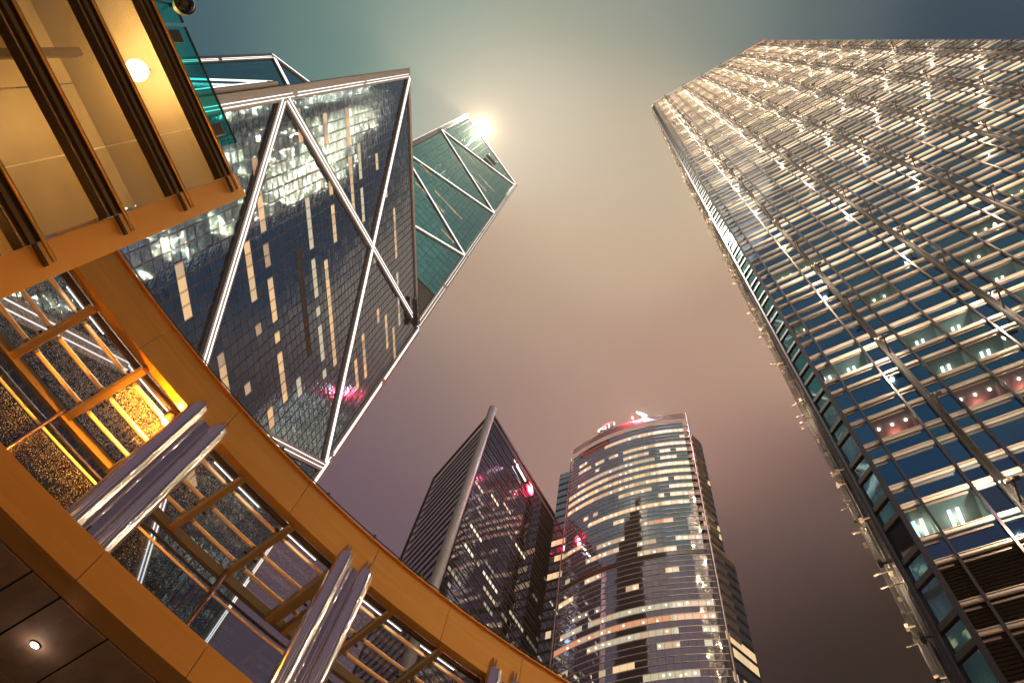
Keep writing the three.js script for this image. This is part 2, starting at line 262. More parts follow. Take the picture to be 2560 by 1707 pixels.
// ---------------------------------------------------------------- grid tower (steel bars lit by lamps on arms)
function gridTower() {
  const T = thing('grid_tower', 'square office tower wrapped in brightly lit horizontal steel bars over blue mirror glass', 'tower');
  const A = [21.784, -16.159], B = [51.788, 16.303], A2 = [21.632, -17.935];
  const F = new Frame(...A, ...B), CH = new Frame(...A2, ...A), inDir = F.n.clone().negate();
  const TOP = 280, FLH = 4.12, Y0 = 24.4, MOD = 2.383, S0 = -0.3;
  const Sd = new Frame(A2[0], A2[1], A2[0] + inDir.x * 40, A2[1] + inDir.z * 40);
  // body behind the glass
  const core = std(0.015, 0.017, 0.022, 0.6);
  const c0 = F.at(0.5, 0, -5), c1 = F.at(44, 0, -5), c2 = F.at(44, 0, -44), c3 = F.at(0.5, 0, -44);
  { const sh = new THREE.Shape([c0, c1, c2, c3].map((p) => new THREE.Vector2(p.x, -p.z))); const g = new THREE.ExtrudeGeometry(sh, { depth: TOP - 2, bevelEnabled: false }); const m = part('core', g, core, T); m.rotation.x = -Math.PI / 2; }
  bar('roof_slab', T, core, F.at(22.3, TOP - 1, -0.3), F.at(22.3, TOP - 1, -44), 44, 0.6, YUP);
  const blue = [glassMat(0.1, 0.23, 0.43, 0.0016), glassMat(0.08, 0.21, 0.41, 0.002), glassMat(0.12, 0.26, 0.45, 0.0014), glassMat(0.14, 0.26, 0.4, 0.0018)];
  const rooms = [[5, -2, 'w'], [5, -3, 'w'], [5, 0, 'w'], [5, 1, 'w'], [4, 0, 'w'], [4, 1, 'w'], [3, -2, 'p'], [3, 0, 'p'], [3, 1, 'p'], [7, 3, 's'], [7, 0, 's'], [7, -3, 's'], [6, 3, 'w'], [5, 3, 'w'], [1, -2, 'o'], [1, -3, 'o'], [10, -1, 's'], [10, -2, 's'], [6, 6, 'w'], [5, 6, 'p'], [9, 6, 's'], [8, 4, 's'], [12, 7, 's']];
  const mull = []; for (let k = -3; k <= 16; k++) mull.push([k, k === -3 ? S0 : 5.59 + MOD * k]);
  const panes = [], bars = [];
  // bar profile: a fluted steel box with a lip, extruded along x
  const profile = new THREE.Shape([[0, -0.12], [0.08, -0.12], [0.12, -0.08], [0.12, 0.03], [0.06, 0.04], [0.06, 0.075], [0.14, 0.085], [0.14, 0.12], [0, 0.12]].map(([x, y]) => new THREE.Vector2(x, y)));
  const BARG = new THREE.ExtrudeGeometry(profile, { depth: 1, bevelEnabled: false }); BARG.translate(0, 0, -0.5);
  const steel = [std(0.78, 0.73, 0.66, 0.36, 0.2), std(0.82, 0.76, 0.69, 0.32, 0.25), std(0.74, 0.68, 0.61, 0.4, 0.15)];
  const slim = std(0.4, 0.34, 0.3, 0.4, 0.4);  // slim darker bars imitate the mirror line of each bar in the glass
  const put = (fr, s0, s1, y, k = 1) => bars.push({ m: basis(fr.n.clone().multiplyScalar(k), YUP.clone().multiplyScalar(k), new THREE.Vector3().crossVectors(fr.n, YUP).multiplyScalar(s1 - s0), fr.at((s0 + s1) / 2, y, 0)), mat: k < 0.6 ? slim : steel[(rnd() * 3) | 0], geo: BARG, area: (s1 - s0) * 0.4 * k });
  const isRail = (k) => ((k % 3) + 3) % 3 === 2;
  const clear = new THREE.MeshPhysicalMaterial({ color: 0xcfe0ea, roughness: 0.02, transmission: 1, thickness: 0, ior: 1.5 });
  for (let f = -4; f < 62; f++) for (let i = 0; i < mull.length - 1; i++) {
    const [k, s] = mull[i], e = mull[i + 1][1], a = Y0 + f * FLH, w = e - s, mid = (s + e) / 2;
    if (a < 8) continue;
    const room = rooms.find((q) => q[0] === f && q[1] === k);
    if (f >= 1) {
      panes.push({ m: paneMatrix(F, mid, a + 0.78, w - 0.06, 1.5, -0.03, rr(-0.002, 0.002), rr(-0.002, 0.002)), mat: blue[(rnd() * 4) | 0], area: 3.5 });
      panes.push({ m: paneMatrix(F, mid, a + 2.84, w - 0.06, 2.5, -0.03, rr(-0.002, 0.002), rr(-0.002, 0.002)), mat: room ? clear : blue[(rnd() * 4) | 0], area: room ? 60 : 6 });
    }
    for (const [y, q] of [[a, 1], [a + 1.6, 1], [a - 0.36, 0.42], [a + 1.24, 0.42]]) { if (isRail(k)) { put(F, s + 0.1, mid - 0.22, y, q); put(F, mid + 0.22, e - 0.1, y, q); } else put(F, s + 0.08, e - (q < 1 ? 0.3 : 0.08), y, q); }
  }
  pieces(T, 'window_pane', 'window_panes', panes, 300, PANES);
  // louvred plant floors at the bottom
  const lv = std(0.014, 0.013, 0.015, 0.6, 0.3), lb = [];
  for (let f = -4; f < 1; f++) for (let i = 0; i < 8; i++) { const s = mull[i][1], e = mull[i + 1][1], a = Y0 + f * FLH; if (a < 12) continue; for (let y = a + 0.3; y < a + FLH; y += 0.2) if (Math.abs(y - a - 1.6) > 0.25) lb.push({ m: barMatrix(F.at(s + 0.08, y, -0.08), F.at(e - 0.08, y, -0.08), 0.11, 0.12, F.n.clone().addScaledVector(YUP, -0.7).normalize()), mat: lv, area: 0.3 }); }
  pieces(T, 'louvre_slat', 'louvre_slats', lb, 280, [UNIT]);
  // chamfered corner: dark panes and brown spandrels
  const chp = [glassMat(0.3, 0.52, 0.56, 0.003), glassMat(0.24, 0.46, 0.52, 0.003)], brown = std(0.03, 0.02, 0.016, 0.4, 0.3), cl = [];
  for (let f = -3; f < 62; f++) { const a = Y0 + f * FLH; cl.push({ m: paneMatrix(CH, CH.len / 2, a + 2.85, CH.len - 0.12, 2.5, -0.06), mat: f === 1 ? clear : chp[(rnd() * 2) | 0], area: 4 }, { m: paneMatrix(CH, CH.len / 2, a + 0.8, CH.len - 0.12, 1.1, -0.07), mat: chp[(rnd() * 2) | 0], area: 2 }); for (const y of [a, a + 1.6]) cl.push({ m: paneMatrix(CH, CH.len / 2, y, CH.len - 0.1, 0.36, 0, 0, 0, 0.14), mat: brown, area: 1 }); }
  pieces(T, 'corner_pane', 'corner_panes', cl, 150, PANES);
  // the far side, seen along its length
  const sp = [];
  for (let f = -3; f < 62; f++) for (let i = 0; i < 17; i++) {
    const a = Y0 + f * FLH, s = 0.1 + i * MOD;
    for (const y of [a, a + 1.6]) put(Sd, s + 0.06, s + MOD - 0.06, y, 1.15);
    sp.push({ m: paneMatrix(Sd, s + MOD / 2, a + 0.78, MOD - 0.08, 1.5, -0.03, rr(-0.002, 0.002), rr(-0.002, 0.002)), mat: blue[(rnd() * 4) | 0], area: 0 }, { m: paneMatrix(Sd, s + MOD / 2, a + 2.84, MOD - 0.08, 2.5, -0.03, rr(-0.002, 0.002), rr(-0.002, 0.002)), mat: blue[(rnd() * 4) | 0], area: 0 });
  }
  pieces(T, 'side_pane', 'side_panes', sp, 0, PANES);
  { const mb = new Batch(); for (let i = 0; i <= 17; i++) mb.bar(Sd.at(0.1 + i * MOD, 8, 0.1), Sd.at(0.1 + i * MOD, TOP, 0.1), 0.13, 0.3, Sd.n); mb.build('side_mullions', M.frame, T, 'stuff'); for (let r = 0; r < 5; r++) bar('guide_rail', T, std(0.01, 0.009, 0.014, 0.8), Sd.at(3.9 + r * 7.149, 8, 0.25), Sd.at(3.9 + r * 7.149, TOP, 0.25), 0.34, 0.3, Sd.n); }
  bar('side_wall', T, std(0.05, 0.055, 0.07, 0.5), Sd.at(20, 8, -0.2), Sd.at(20, TOP, -0.2), 39.8, 0.2, Sd.n);
  pieces(T, 'steel_bar_or_reflection', 'steel_bars_and_reflections', bars, 300, [BARG]);
  bar('parapet', T, steel[0], F.at(0, TOP, 0.1), F.at(44.2, TOP, 0.1), 0.9, 0.3, F.n);
  bar('parapet', T, steel[0], CH.at(0, TOP, 0.05), CH.at(CH.len, TOP, 0.05), 0.9, 0.2, CH.n);
  bar('parapet', T, steel[0], Sd.at(0.1, TOP, 0.1), Sd.at(40, TOP, 0.1), 0.9, 0.3, Sd.n);
  bar('aircraft_warning_light', T, glow(1, 0.06, 0.1, 1.2), F.at(35.5, TOP - 0.9, 0.45), F.at(43, TOP - 0.9, 0.45), 0.4, 0.1, F.n);
  for (const [k, s] of mull) bar('mullion', T, M.frame, F.at(s, 8, 0.08), F.at(s, TOP, 0.08), k === -3 ? 0.26 : 0.13, k === -3 ? 0.3 : 0.24, F.n);
  bar('mullion', T, M.frame, CH.at(0.05, 8, 0.03), CH.at(0.05, TOP, 0.03), 0.16, 0.2, CH.n);
  // guide rails with lamp arms
  const railM = std(0.01, 0.009, 0.014, 0.8), lens = glow(1, 0.82, 0.58, 3), body = std(0.06, 0.05, 0.045, 0.4, 0.5);
  const HEAD = new THREE.CylinderGeometry(0.1, 0.14, 0.26, 12), ARM = new THREE.BoxGeometry(0.11, 0.08, 1);
  const warm = 0xffdfb8;
  for (let r = 0; r < 6; r++) {
    const s = 4.4 + 7.149 * r;
    for (const o of [-0.13, 0.13]) rod('guide_rail', T, railM, F.at(s + o, 8, 0.3), F.at(s + o, TOP, 0.3), 0.075, CYL8);
    bar('rail_channel', T, M.black, F.at(s, 8, 0.1), F.at(s, TOP, 0.1), 0.34, 0.2, F.n);
    for (let k = 0, f = 1; f < 61; f += 2, k++) {
      const y = Y0 + f * FLH + 1.75;
      const a = grp('lamp_arm', T);
      place(part('arm_bar', ARM, body, a), basis(F.u, YUP, F.n.clone().multiplyScalar(1.35), F.at(s, y, 1.0)));
      for (const sg of [-1, 1]) place(part('flood_light', HEAD, body, a), basis(YUP.clone(), F.u.clone().multiplyScalar(sg), new THREE.Vector3().crossVectors(YUP, F.u).multiplyScalar(sg), F.at(s + sg * 0.2, y + 0.08, 1.62)));
      if (k % 2 === 0) {
        const lp = F.at(s - 0.5, y + 0.1, 1.7);
        place(part('lamp_lens', new THREE.SphereGeometry(0.05, 10, 8), lens, T), new THREE.Matrix4().setPosition(lp));
        lamp(T, lp, warm, 108, 0, 5);
      }
    }
  }
  for (let i = 0; i < 5; i++) for (let f = 0; f < 61; f += 1) { if (rnd() < 0.25) continue; const y = Y0 + f * FLH + rr(0, 3), s = 0.6 + i * 3.2; const L = rr(0.45, 0.95), a = grp('lamp_arm', T); place(part('arm_bar', ARM, body, a), new THREE.Matrix4().multiplyMatrices(basis(Sd.u, YUP, Sd.n, Sd.at(s, y, L / 2)), new THREE.Matrix4().makeScale(1, 1.2, L))); place(part('flood_light', UNIT, body, a), basis(Sd.n.clone().multiplyScalar(0.22), YUP.clone().multiplyScalar(rr(0.16, 0.3)), Sd.u.clone().multiplyScalar(0.4), Sd.at(s, y + 0.05, L))); }
  for (let r = 0; r < 5; r++) for (let f = 2 + (r % 2) * 2; f < 61; f += 5) { const lp = Sd.at(3.6 + r * 7.149, Y0 + f * FLH, 1.3); place(part('lamp_lens', new THREE.SphereGeometry(0.05, 8, 6), glow(1, 0.8, 0.55, 0.4), T), new THREE.Matrix4().setPosition(lp)); rod('lamp_stem', T, body, Sd.at(3.6 + r * 7.149, Y0 + f * FLH, 0.1), lp, 0.04, CYL8); lamp(T, lp, 0xffd8a8, 230, 0, 5); }
  // lit rooms behind clear panes
  const wallW = std(0.42, 0.42, 0.38, 0.8), wallP = std(0.34, 0.2, 0.24, 0.8), floorM = std(0.1, 0.1, 0.12, 0.8), tube = glow(1, 0.95, 0.75, 5), spot = glow(1, 0.8, 0.45, 12);
  for (const [f, k, kind] of rooms) {
    const i = mull.findIndex((q) => q[0] === k), s = mull[i][1] + 0.05, e = mull[i + 1][1] - 0.05, y0 = Y0 + f * FLH + 1.62, y1 = y0 + 2.42, dpt = 4.4, mid = (s + e) / 2, wm = kind === 'p' ? wallP : wallW;
    bar('room_ceiling', T, wm, F.at(mid, y1, -0.1), F.at(mid, y1, -dpt), e - s, 0.04, YUP);
    bar('room_floor', T, floorM, F.at(mid, y0, -0.1), F.at(mid, y0, -dpt), e - s, 0.04, YUP);
    bar('room_back', T, wm, F.at(mid, y0, -dpt), F.at(mid, y1, -dpt), e - s, 0.04, F.n);
    for (const x of [s, e]) bar('room_side', T, wm, F.at(x, (y0 + y1) / 2, -0.1), F.at(x, (y0 + y1) / 2, -dpt), 0.02, y1 - y0, YUP);
    if (kind === 'w' || kind === 'o') for (const x of [-0.2, 0.2]) bar('ceiling_light', T, tube, F.at(mid + x, y1 - 0.06, -0.9), F.at(mid + x, y1 - 0.06, -2.1), 0.16, 0.05, YUP);
    else for (const x of kind === 'p' ? [-0.8, 0, 0.8] : [-0.3, 0.5]) place(part('spot_light', new THREE.SphereGeometry(0.09, 10, 8), spot, T), new THREE.Matrix4().setPosition(F.at(mid + x, y1 - 0.1, -0.8)));
    lamp(T, F.at(mid, y1 - 0.4, -1.5), kind === 'p' ? 0xff9a70 : 0xfff0c0, kind === 's' ? 0.5 : kind === 'o' ? 2.6 : kind === 'p' ? 4 : 1.3, 0, 6);
    if (kind === 'o' || kind === 'w') for (let q = 0; q < 3; q++) place(part('office_plant', new THREE.SphereGeometry(rr(0.12, 0.25), 7, 5), floorM, T), new THREE.Matrix4().setPosition(F.at(mid + rr(-0.9, 0.9), y0 + 0.1, -0.4)));
  }
}
gridTower();

// ---------------------------------------------------------------- dark tower with a round corner column
function darkTower() {
  const T = thing('dark_tower', 'dark glass wedge tower with a pale round column on its sharp corner', 'tower');
  const P = [1.17, -114], L = [-10.1, -146.2], R = [36.4, -148], TOP = 190, FL = 3.75;
  const left = new Frame(...P, ...L), right = new Frame(...P, ...R);
  const core = std(0.01, 0.011, 0.016, 0.5);
  { const b = [R[0] - 12, R[1] - 34]; const sh = new THREE.Shape([[P[0], P[1] - 1], [R[0] - 1, R[1] - 0.5], b, [L[0] + 1, L[1] - 0.5]].map(([x, z]) => new THREE.Vector2(x, -z))); const m = part('core', new THREE.ExtrudeGeometry(sh, { depth: TOP - 1, bevelEnabled: false }), core, T); m.rotation.x = -Math.PI / 2; }
  const g1 = [glassMat(0.2, 0.2, 0.28, 0.006), glassMat(0.17, 0.17, 0.25, 0.007), glassMat(0.23, 0.23, 0.31, 0.006)];
  const lit = [glow(1, 0.8, 0.5, 0.5), glow(0.9, 0.85, 0.62, 0.25), glow(0.7, 0.75, 0.6, 0.12), glow(1, 0.88, 0.62, 1.0)];  // glowing panes also stand in for neighbour windows mirrored in this face
  const list = [];
  for (let f = 8; f < 50; f++) {
    const y = f * FL + 1.5; if (y > TOP - 2) break;
    const busy = rnd() < 0.3 ? 0.8 : 0.2; let run = 0, tone = 0;
    for (let i = 0; i < 28; i++) {
      const s = 3 + i * 1.55; if (s > right.len - 1) break;
      if (run > 0) run--; else if (rnd() < (y > 165 ? 0.012 : busy * 0.5)) { run = 1 + (rnd() * 5 | 0); tone = (rnd() * 4) | 0; }
      list.push({ m: paneMatrix(right, s, y + 0.1, run > 0 ? 1.1 : 1.5, run > 0 ? FL * 0.34 : FL * 0.55, 0, rr(-0.006, 0.006), rr(-0.006, 0.006)), mat: run > 0 ? lit[tone] : g1[(rnd() * 3) | 0], area: 3, vis: run > 0 ? 3 : 1 });
      list.push({ m: paneMatrix(right, s, y + FL * 0.5, 1.5, FL * 0.42, 0, rr(-0.004, 0.004), rr(-0.004, 0.004)), mat: g1[(rnd() * 3) | 0], area: 2 });
    }
    for (let i = 0; i < 11; i++) { const s = 3 + i * 2.85; list.push({ m: paneMatrix(left, s, y + FL * 0.22, 2.8, FL * 0.7, -0.15, rr(-0.004, 0.004), rr(-0.004, 0.004)), mat: g1[(rnd() * 3) | 0], area: 3, vis: 0.4 }); }
  }
  pieces(T, 'window_pane', 'window_panes', list, 300, PANES);
  const ledge = std(0.11, 0.1, 0.12, 0.45, 0.3);
  for (let f = 8; f < 51; f++) { const y = f * FL + 0.9; if (y > TOP) break; bar('ledge', T, ledge, left.at(1.8, y, 0.0), left.at(left.len, y, 0.0), 0.22, 0.2, left.n); bar('ledge', T, ledge, right.at(1.8, y, 0.05), right.at(right.len, y, 0.05), 0.14, 0.22, right.n); bar('ledge', T, ledge, right.at(1.8, y + FL * 0.62, 0.05), right.at(right.len, y + FL * 0.62, 0.05), 0.1, 0.18, right.n); }
  bar('corner_trim', T, std(0.03, 0.03, 0.04, 0.5), left.at(left.len, 20, 0), left.at(left.len, TOP + 0.5, 0), 0.7, 0.6, left.n);
  bar('parapet', T, core, left.at(1, TOP, 0), left.at(left.len, TOP, 0), 1, 0.6, left.n); bar('parapet', T, core, right.at(1, TOP, 0), right.at(right.len, TOP, 0), 1, 0.6, right.n);
  const colM = std(1, 1, 1, 0.45, 0.1, { map: tinted(CLOUD, [0.4, 0.39, 0.4], [0.5, 0.48, 0.48]) });
  for (let y = 20; y < TOP + 1; y += 11.5) rod('corner_column', T, colM, V(P[0], y, P[1]), V(P[0], Math.min(TOP + 2.5, y + 11.42), P[1]), 1.25);
  rod('column_joint', T, std(0.1, 0.1, 0.1, 0.6), V(P[0], 20, P[1]), V(P[0], TOP + 2, P[1]), 1.2);
  const sg = thing('illuminated_sign', 'glowing sign with a white bar and red rimmed oval on the dark tower', 'sign');
  const a = right.at(17.5, 183.5, 0.9), b2 = right.at(26.5, 182.5, 0.9);
  bar('white_letters', sg, glow(1, 0.95, 0.85, 5), a, right.at(23.4, 183, 0.9), 1.3, 0.3, right.n);
  const E = new THREE.CylinderGeometry(1, 1, 1, 28);
  place(part('red_rim', E, glow(1, 0.02, 0.08, 4), sg), basis(right.u.clone().multiplyScalar(2), right.n.clone().multiplyScalar(0.3), YUP.clone().multiplyScalar(2.6), b2.clone().addScaledVector(right.n, -0.1)));
  place(part('white_face', E, glow(1, 0.75, 0.78, 6), sg), basis(right.u.clone().multiplyScalar(1.2), right.n.clone().multiplyScalar(0.3), YUP.clone().multiplyScalar(1.9), b2.clone().addScaledVector(right.n, 0.08)));
  bar('bracket', sg, M.frame, a, b2, 0.3, 1.4, right.n);
  lamp(sg, b2.clone().addScaledVector(right.n, 3.5), 0xff2040, 800);
}
darkTower();

// ---------------------------------------------------------------- tower with a curved front of lit window bands
function curvedTower() {
  const T = thing('curved_tower', 'office tower with a bowed glass front of lit window bands and thin pink fins', 'tower');
  const L = [34.7, -134.2], Md = [52, -113.6], R = [64.5, -106], TOP = 215, FL = 3.9;
  const ax = L[0], ay = L[1], bx = Md[0], by = Md[1], cx = R[0], cy = R[1], dd = 2 * (ax * (by - cy) + bx * (cy - ay) + cx * (ay - by));
  const ox = ((ax * ax + ay * ay) * (by - cy) + (bx * bx + by * by) * (cy - ay) + (cx * cx + cy * cy) * (ay - by)) / dd, oz = ((ax * ax + ay * ay) * (cx - bx) + (bx * bx + by * by) * (ax - cx) + (cx * cx + cy * cy) * (bx - ax)) / dd;
  const rad = Math.hypot(ax - ox, ay - oz), a0 = Math.atan2(ay - oz, ax - ox); let a1 = Math.atan2(cy - oz, cx - ox); if (a1 - a0 > Math.PI) a1 -= 2 * Math.PI; if (a0 - a1 > Math.PI) a1 += 2 * Math.PI;
  const P = (t, y, out = 0) => { const a = a0 + (a1 - a0) * t; return V(ox + (rad + out) * Math.cos(a), y, oz + (rad + out) * Math.sin(a)); };
  const N = 24;
  const frameAt = (i) => { const p = P(i / N, 0), q = P((i + 1) / N, 0); return new Frame(p.x, p.z, q.x, q.z); };
  const core = std(0.015, 0.018, 0.024, 0.5);
  { const pts = []; for (let i = 0; i <= N; i++) { const p = P(i / N, 0, -0.8); pts.push(new THREE.Vector2(p.x, -p.z)); } pts.push(new THREE.Vector2(78, 148), new THREE.Vector2(50, 165)); const m = part('core', new THREE.ExtrudeGeometry(new THREE.Shape(pts), { depth: TOP - 2, bevelEnabled: false }), core, T); m.rotation.x = -Math.PI / 2; }
  const gl = [glassMat(0.6, 0.66, 0.7, 0.004), glassMat(0.55, 0.62, 0.67, 0.005), glassMat(0.64, 0.69, 0.72, 0.004)];
  const lit = [glow(1, 0.7, 0.36, 0.85), glow(1, 0.74, 0.44, 0.7), glow(0.95, 0.68, 0.42, 0.5), glow(1, 0.42, 0.2, 0.6), glow(0.85, 0.8, 0.55, 0.5), glow(0.5, 0.45, 0.36, 0.3)];
  // lit stretches: floor counted down from the roof, from, to (0 left end, 1 right end), tone
  const rows = [[1, 0.33, 1, 1], [2, 0.94, 1, 1], [2, 0.08, 0.17, 0], [3, 0.08, 1, 1], [4, 0.52, 0.7, 1], [4, 0.8, 1, 1], [4, 0.26, 0.34, 2], [5, 0.06, 1, 4], [6, 0, 1, 0], [7, 0, 1, 0], [8, 0, 1, 0], [9, 0.45, 0.7, 1], [9, 0.8, 1, 1], [10, 0.74, 1, 0], [10, 0.15, 0.3, 1], [11, 0.22, 0.95, 0], [12, 0.4, 0.5, 0], [13, 0.64, 0.82, 3], [13, 0, 0.17, 0], [14, 0.28, 0.52, 2], [15, 0.58, 0.72, 4], [15, 0.84, 1, 4], [15, 0.2, 0.46, 1], [16, 0.04, 0.1, 4], [16, 0.6, 0.82, 1], [17, 0.2, 0.32, 1], [18, 0.72, 0.84, 1], [18, 0.02, 0.12, 0], [19, 0.48, 0.58, 0], [20, 0.14, 0.34, 5], [21, 0.04, 1, 4], [22, 0, 1, 3], [23, 0.24, 0.8, 4], [23, 0.9, 1, 4], [24, 0.0, 0.18, 4], [24, 0.66, 0.8, 4], [24, 0.9, 0.96, 4], [25, 0.34, 0.56, 0], [26, 0.56, 0.86, 4], [27, 0.0, 0.1, 5], [27, 0.28, 0.56, 4], [28, 0.1, 0.34, 4], [29, 0.3, 0.56, 2], [30, 0.62, 0.86, 4], [31, 0.1, 0.5, 4], [33, 0.3, 0.9, 0]];
  const list = [], dots = [], bulb = glow(1, 0.85, 0.6, 9), DOT = new THREE.SphereGeometry(0.14, 8, 6);
  for (let f = 0; f < 52; f++) {
    const y = TOP - 4 - f * FL; if (y < 22) break;
    for (let i = 0; i < N; i++) {
      const F = frameAt(i), t = (i + 0.5) / N, r = rows.find((q) => q[0] === f && t > q[1] && t < q[2]);
      if (f < 1 && i < 9 && i > 1) continue;
      const on = r && rnd() < 0.93;
      list.push({ m: paneMatrix(F, F.len / 2, y - 0.85, F.len - 0.07, 1.8, 0.02, rr(-0.003, 0.003), rr(-0.002, 0.002)), mat: on ? lit[rnd() < 0.75 ? r[3] : 2] : gl[(rnd() * 3) | 0], area: 3.4, vis: on ? 3 : 1 });
      list.push({ m: paneMatrix(F, F.len / 2, y - 2.75, F.len - 0.04, 1.7, 0.0, rr(-0.003, 0.003), rr(-0.002, 0.002)), mat: gl[(rnd() * 3) | 0], area: 3 });
      if (on && rnd() < 0.5) dots.push(F.at(F.len * rr(0.3, 0.7), y - rr(0.5, 1.3), 0.1));
    }
  }
  pieces(T, 'window_pane', 'window_panes', list, 300, PANES);
  for (const p of dots) place(part('ceiling_lamp', DOT, bulb, T), new THREE.Matrix4().setPosition(p));
  // fins along the bands run past the right end to a steel post
  const fin = std(0.72, 0.5, 0.5, 0.5, 0.1);
  const ring = (y, h, d, mat, i0 = 0, i1 = 48) => { const b = new Batch(); for (let i = i0; i < i1; i++) b.bar(P(i / 48, y, 0.1 + d / 2), P((i + 1) / 48, y, 0.1 + d / 2), h, d, V(P(i / 48, 0).x - ox, 0, P(i / 48, 0).z - oz).normalize()); return b; };
  for (let f = -1; f < 51; f++) { const y = TOP - 4 - f * FL; if (y < 22) break; ring(y + 0.1, 0.1, 0.08, fin, 0, 50).build('fin', fin, T); ring(y - 1.78, 0.08, 0.07, fin, 0, 50).build('fin', fin, T); }
  for (let k = 0; k < 4; k++) ring(TOP - 1 + k * 0.9, 0.2, 0.3, fin, 0, 49).build('crown_fin', std(0.3, 0.22, 0.22, 0.45, 0.3), T);
  ring(TOP - 17.5 * FL - 1, 1.2, 0.15, core).build('plant_floor_band', core, T);
  const trim = std(0.3, 0.22, 0.22, 0.45, 0.3), post = P(50 / 48, 0, 0.5); rod('corner_post', T, trim, V(post.x, 20, post.z), V(post.x, TOP + 2, post.z), 0.25, CYL8);
  const post2 = P(-0.01, 0, 0.4); rod('corner_post', T, trim, V(post2.x, 20, post2.z), V(post2.x, TOP - 4, post2.z), 0.22, CYL8);
  for (let f = 0; f < 50; f++) { const y = TOP - 4 - f * FL; bar('end_bracket', T, trim, P(1, y - 0.3, -0.6), P(1.04, y - 0.3, -0.6), 0.2, 1.6, YUP); }
  // recess at the left of the roof
  bar('roof_recess_soffit', T, std(0.45, 0.28, 0.24, 0.7), P(0.1, TOP - 5.4, -1.2), P(0.36, TOP - 5.4, -1.2), 3, 0.4, YUP);
  // dark wings with ledges
  const wing = (x0, z0, x1, z1, top, lits, depth) => {
    const F = new Frame(x0, z0, x1, z1), w = std(0.028, 0.034, 0.05, 0.3, 0.6), dk = [];
    bar('wing_wall', T, core, F.at(F.len / 2, 10, -depth / 2), F.at(F.len / 2, top, -depth / 2), F.len, depth - 0.1, F.n);
    for (let y = 30; y < top; y += 3.62) { bar('wing_ledge', T, w, F.at(0, y, 0.05), F.at(F.len, y, 0.05), 0.2, 0.16, F.n); const on = lits.some((q) => Math.abs(q - y) < 1.9); const n = Math.max(2, Math.round(F.len / 1.7)); for (let i = 0; i < n; i++) dk.push({ m: paneMatrix(F, (i + 0.5) * F.len / n, y + 1.9, F.len / n - 0.1, 2.4, -0.02), mat: on && rnd() < 0.8 ? lit[(rnd() * 2) | 0] : gl[0], area: 3, vis: on ? 2 : 0.3 }); }
    pieces(T, 'wing_pane', 'wing_panes', dk, 90, PANES);
    return F;
  };
  const wr = wing(65.9, -106.3, 72.4, -109.2, 206, [190, 182, 160, 156], 26);
  for (let y = 120; y < 204; y += 3.62) bar('balcony', T, std(0.3, 0.24, 0.2, 0.5, 0.2), wr.at(0.6, y, 0.7), wr.at(4.4, y, 0.7), 1.5, 0.9, wr.n.clone().addScaledVector(YUP, -0.2).normalize());
  wing(65.6, -105.2, 74.6, -109.2, 148.6, [118, 114, 106, 92], 20);
  bar('wing_cap', T, std(0.5, 0.38, 0.35, 0.6), new Frame(65.6, -105.2, 74.6, -109.2).at(0.5, 149, 0.1), new Frame(65.6, -105.2, 74.6, -109.2).at(9.6, 149, 0.1), 1.1, 0.6, new Frame(65.6, -105.2, 74.6, -109.2).n);
  wing(31.8, -139.5, 35.4, -136, 204, [168, 160, 152, 130], 16);
  const st = thing('beacon_lamp', 'dazzling blue white beacon with added bulbs for its glare on the roof edge of the curved tower', 'lamp');
  const lp = P(0.68, TOP + 3.4, 1.4);
  const arms = new Batch();
  for (let k = 0; k < 13; k++) { const a = (k - 1) / 12 * 2 * Math.PI, r = k ? (k % 2 ? 1.5 : 0.8) : 0, q = lp.clone().add(V(Math.cos(a) * r, Math.sin(a) * r * 0.9, -Math.sin(a) * r * 0.4)); place(part('beacon_glare_bulb', new THREE.SphereGeometry(k ? 0.2 : 0.24, 12, 8), glow(0.62, 0.9, 1, k ? 25 : 300), st), new THREE.Matrix4().setPosition(q)); if (k) arms.bar(lp, q, 0.06, 0.06, V(0, 0, 1)); }  // outer ring of bulbs and arms added to imitate the starburst glare
  arms.build('glare_bulb_arms', M.frame, st);
  bar('beacon_bracket', st, M.frame, P(0.68, TOP - 1, 0.2), lp.clone().add(V(0, -0.45, 0)), 0.3, 0.3, YUP);
  lamp(st, lp, 0xc8e8ff, 26000);
  // lit sign on the roof edge, mirrored in the dark tower
  const ls = thing('roof_sign', 'lit roof sign of white strokes under a red arc on the curved tower', 'sign');
  const l0 = P(0.28, TOP + 2.2, 0.9), l1 = P(0.45, TOP + 2.2, 0.9), lx = l1.clone().sub(l0).normalize(), lz = new THREE.Vector3().crossVectors(lx, YUP), lw = l0.distanceTo(l1), white = glow(1, 0.97, 0.95, 2.4);
  place(part('stroke', new THREE.TorusGeometry(0.9, 0.22, 8, 20, Math.PI * 1.3), white, ls), basis(lx.clone(), YUP.clone(), lz.clone(), l0.clone().addScaledVector(lx, 0.9).add(V(0, 0.9, 0))));
  for (const [t, h, w] of [[0.4, 1.9, 0.4], [0.6, 2.8, 0.4], [0.9, 1.9, 0.4]]) bar('stroke', ls, white, l0.clone().lerp(l1, t), l0.clone().lerp(l1, t).add(V(0, h, 0)), w, 0.25, lz);
  place(part('red_arc', new THREE.TorusGeometry(lw * 0.3, 0.2, 8, 24, Math.PI), glow(1, 0.03, 0.08, 2.6), ls), basis(lx.clone(), YUP.clone().multiplyScalar(0.5), lz.clone(), l0.clone().lerp(l1, 0.55).setY(TOP + 4.6)));
  bar('sign_rail', ls, M.frame, l0.clone().setY(TOP + 2), l1.clone().setY(TOP + 2), 0.2, 0.2, YUP);
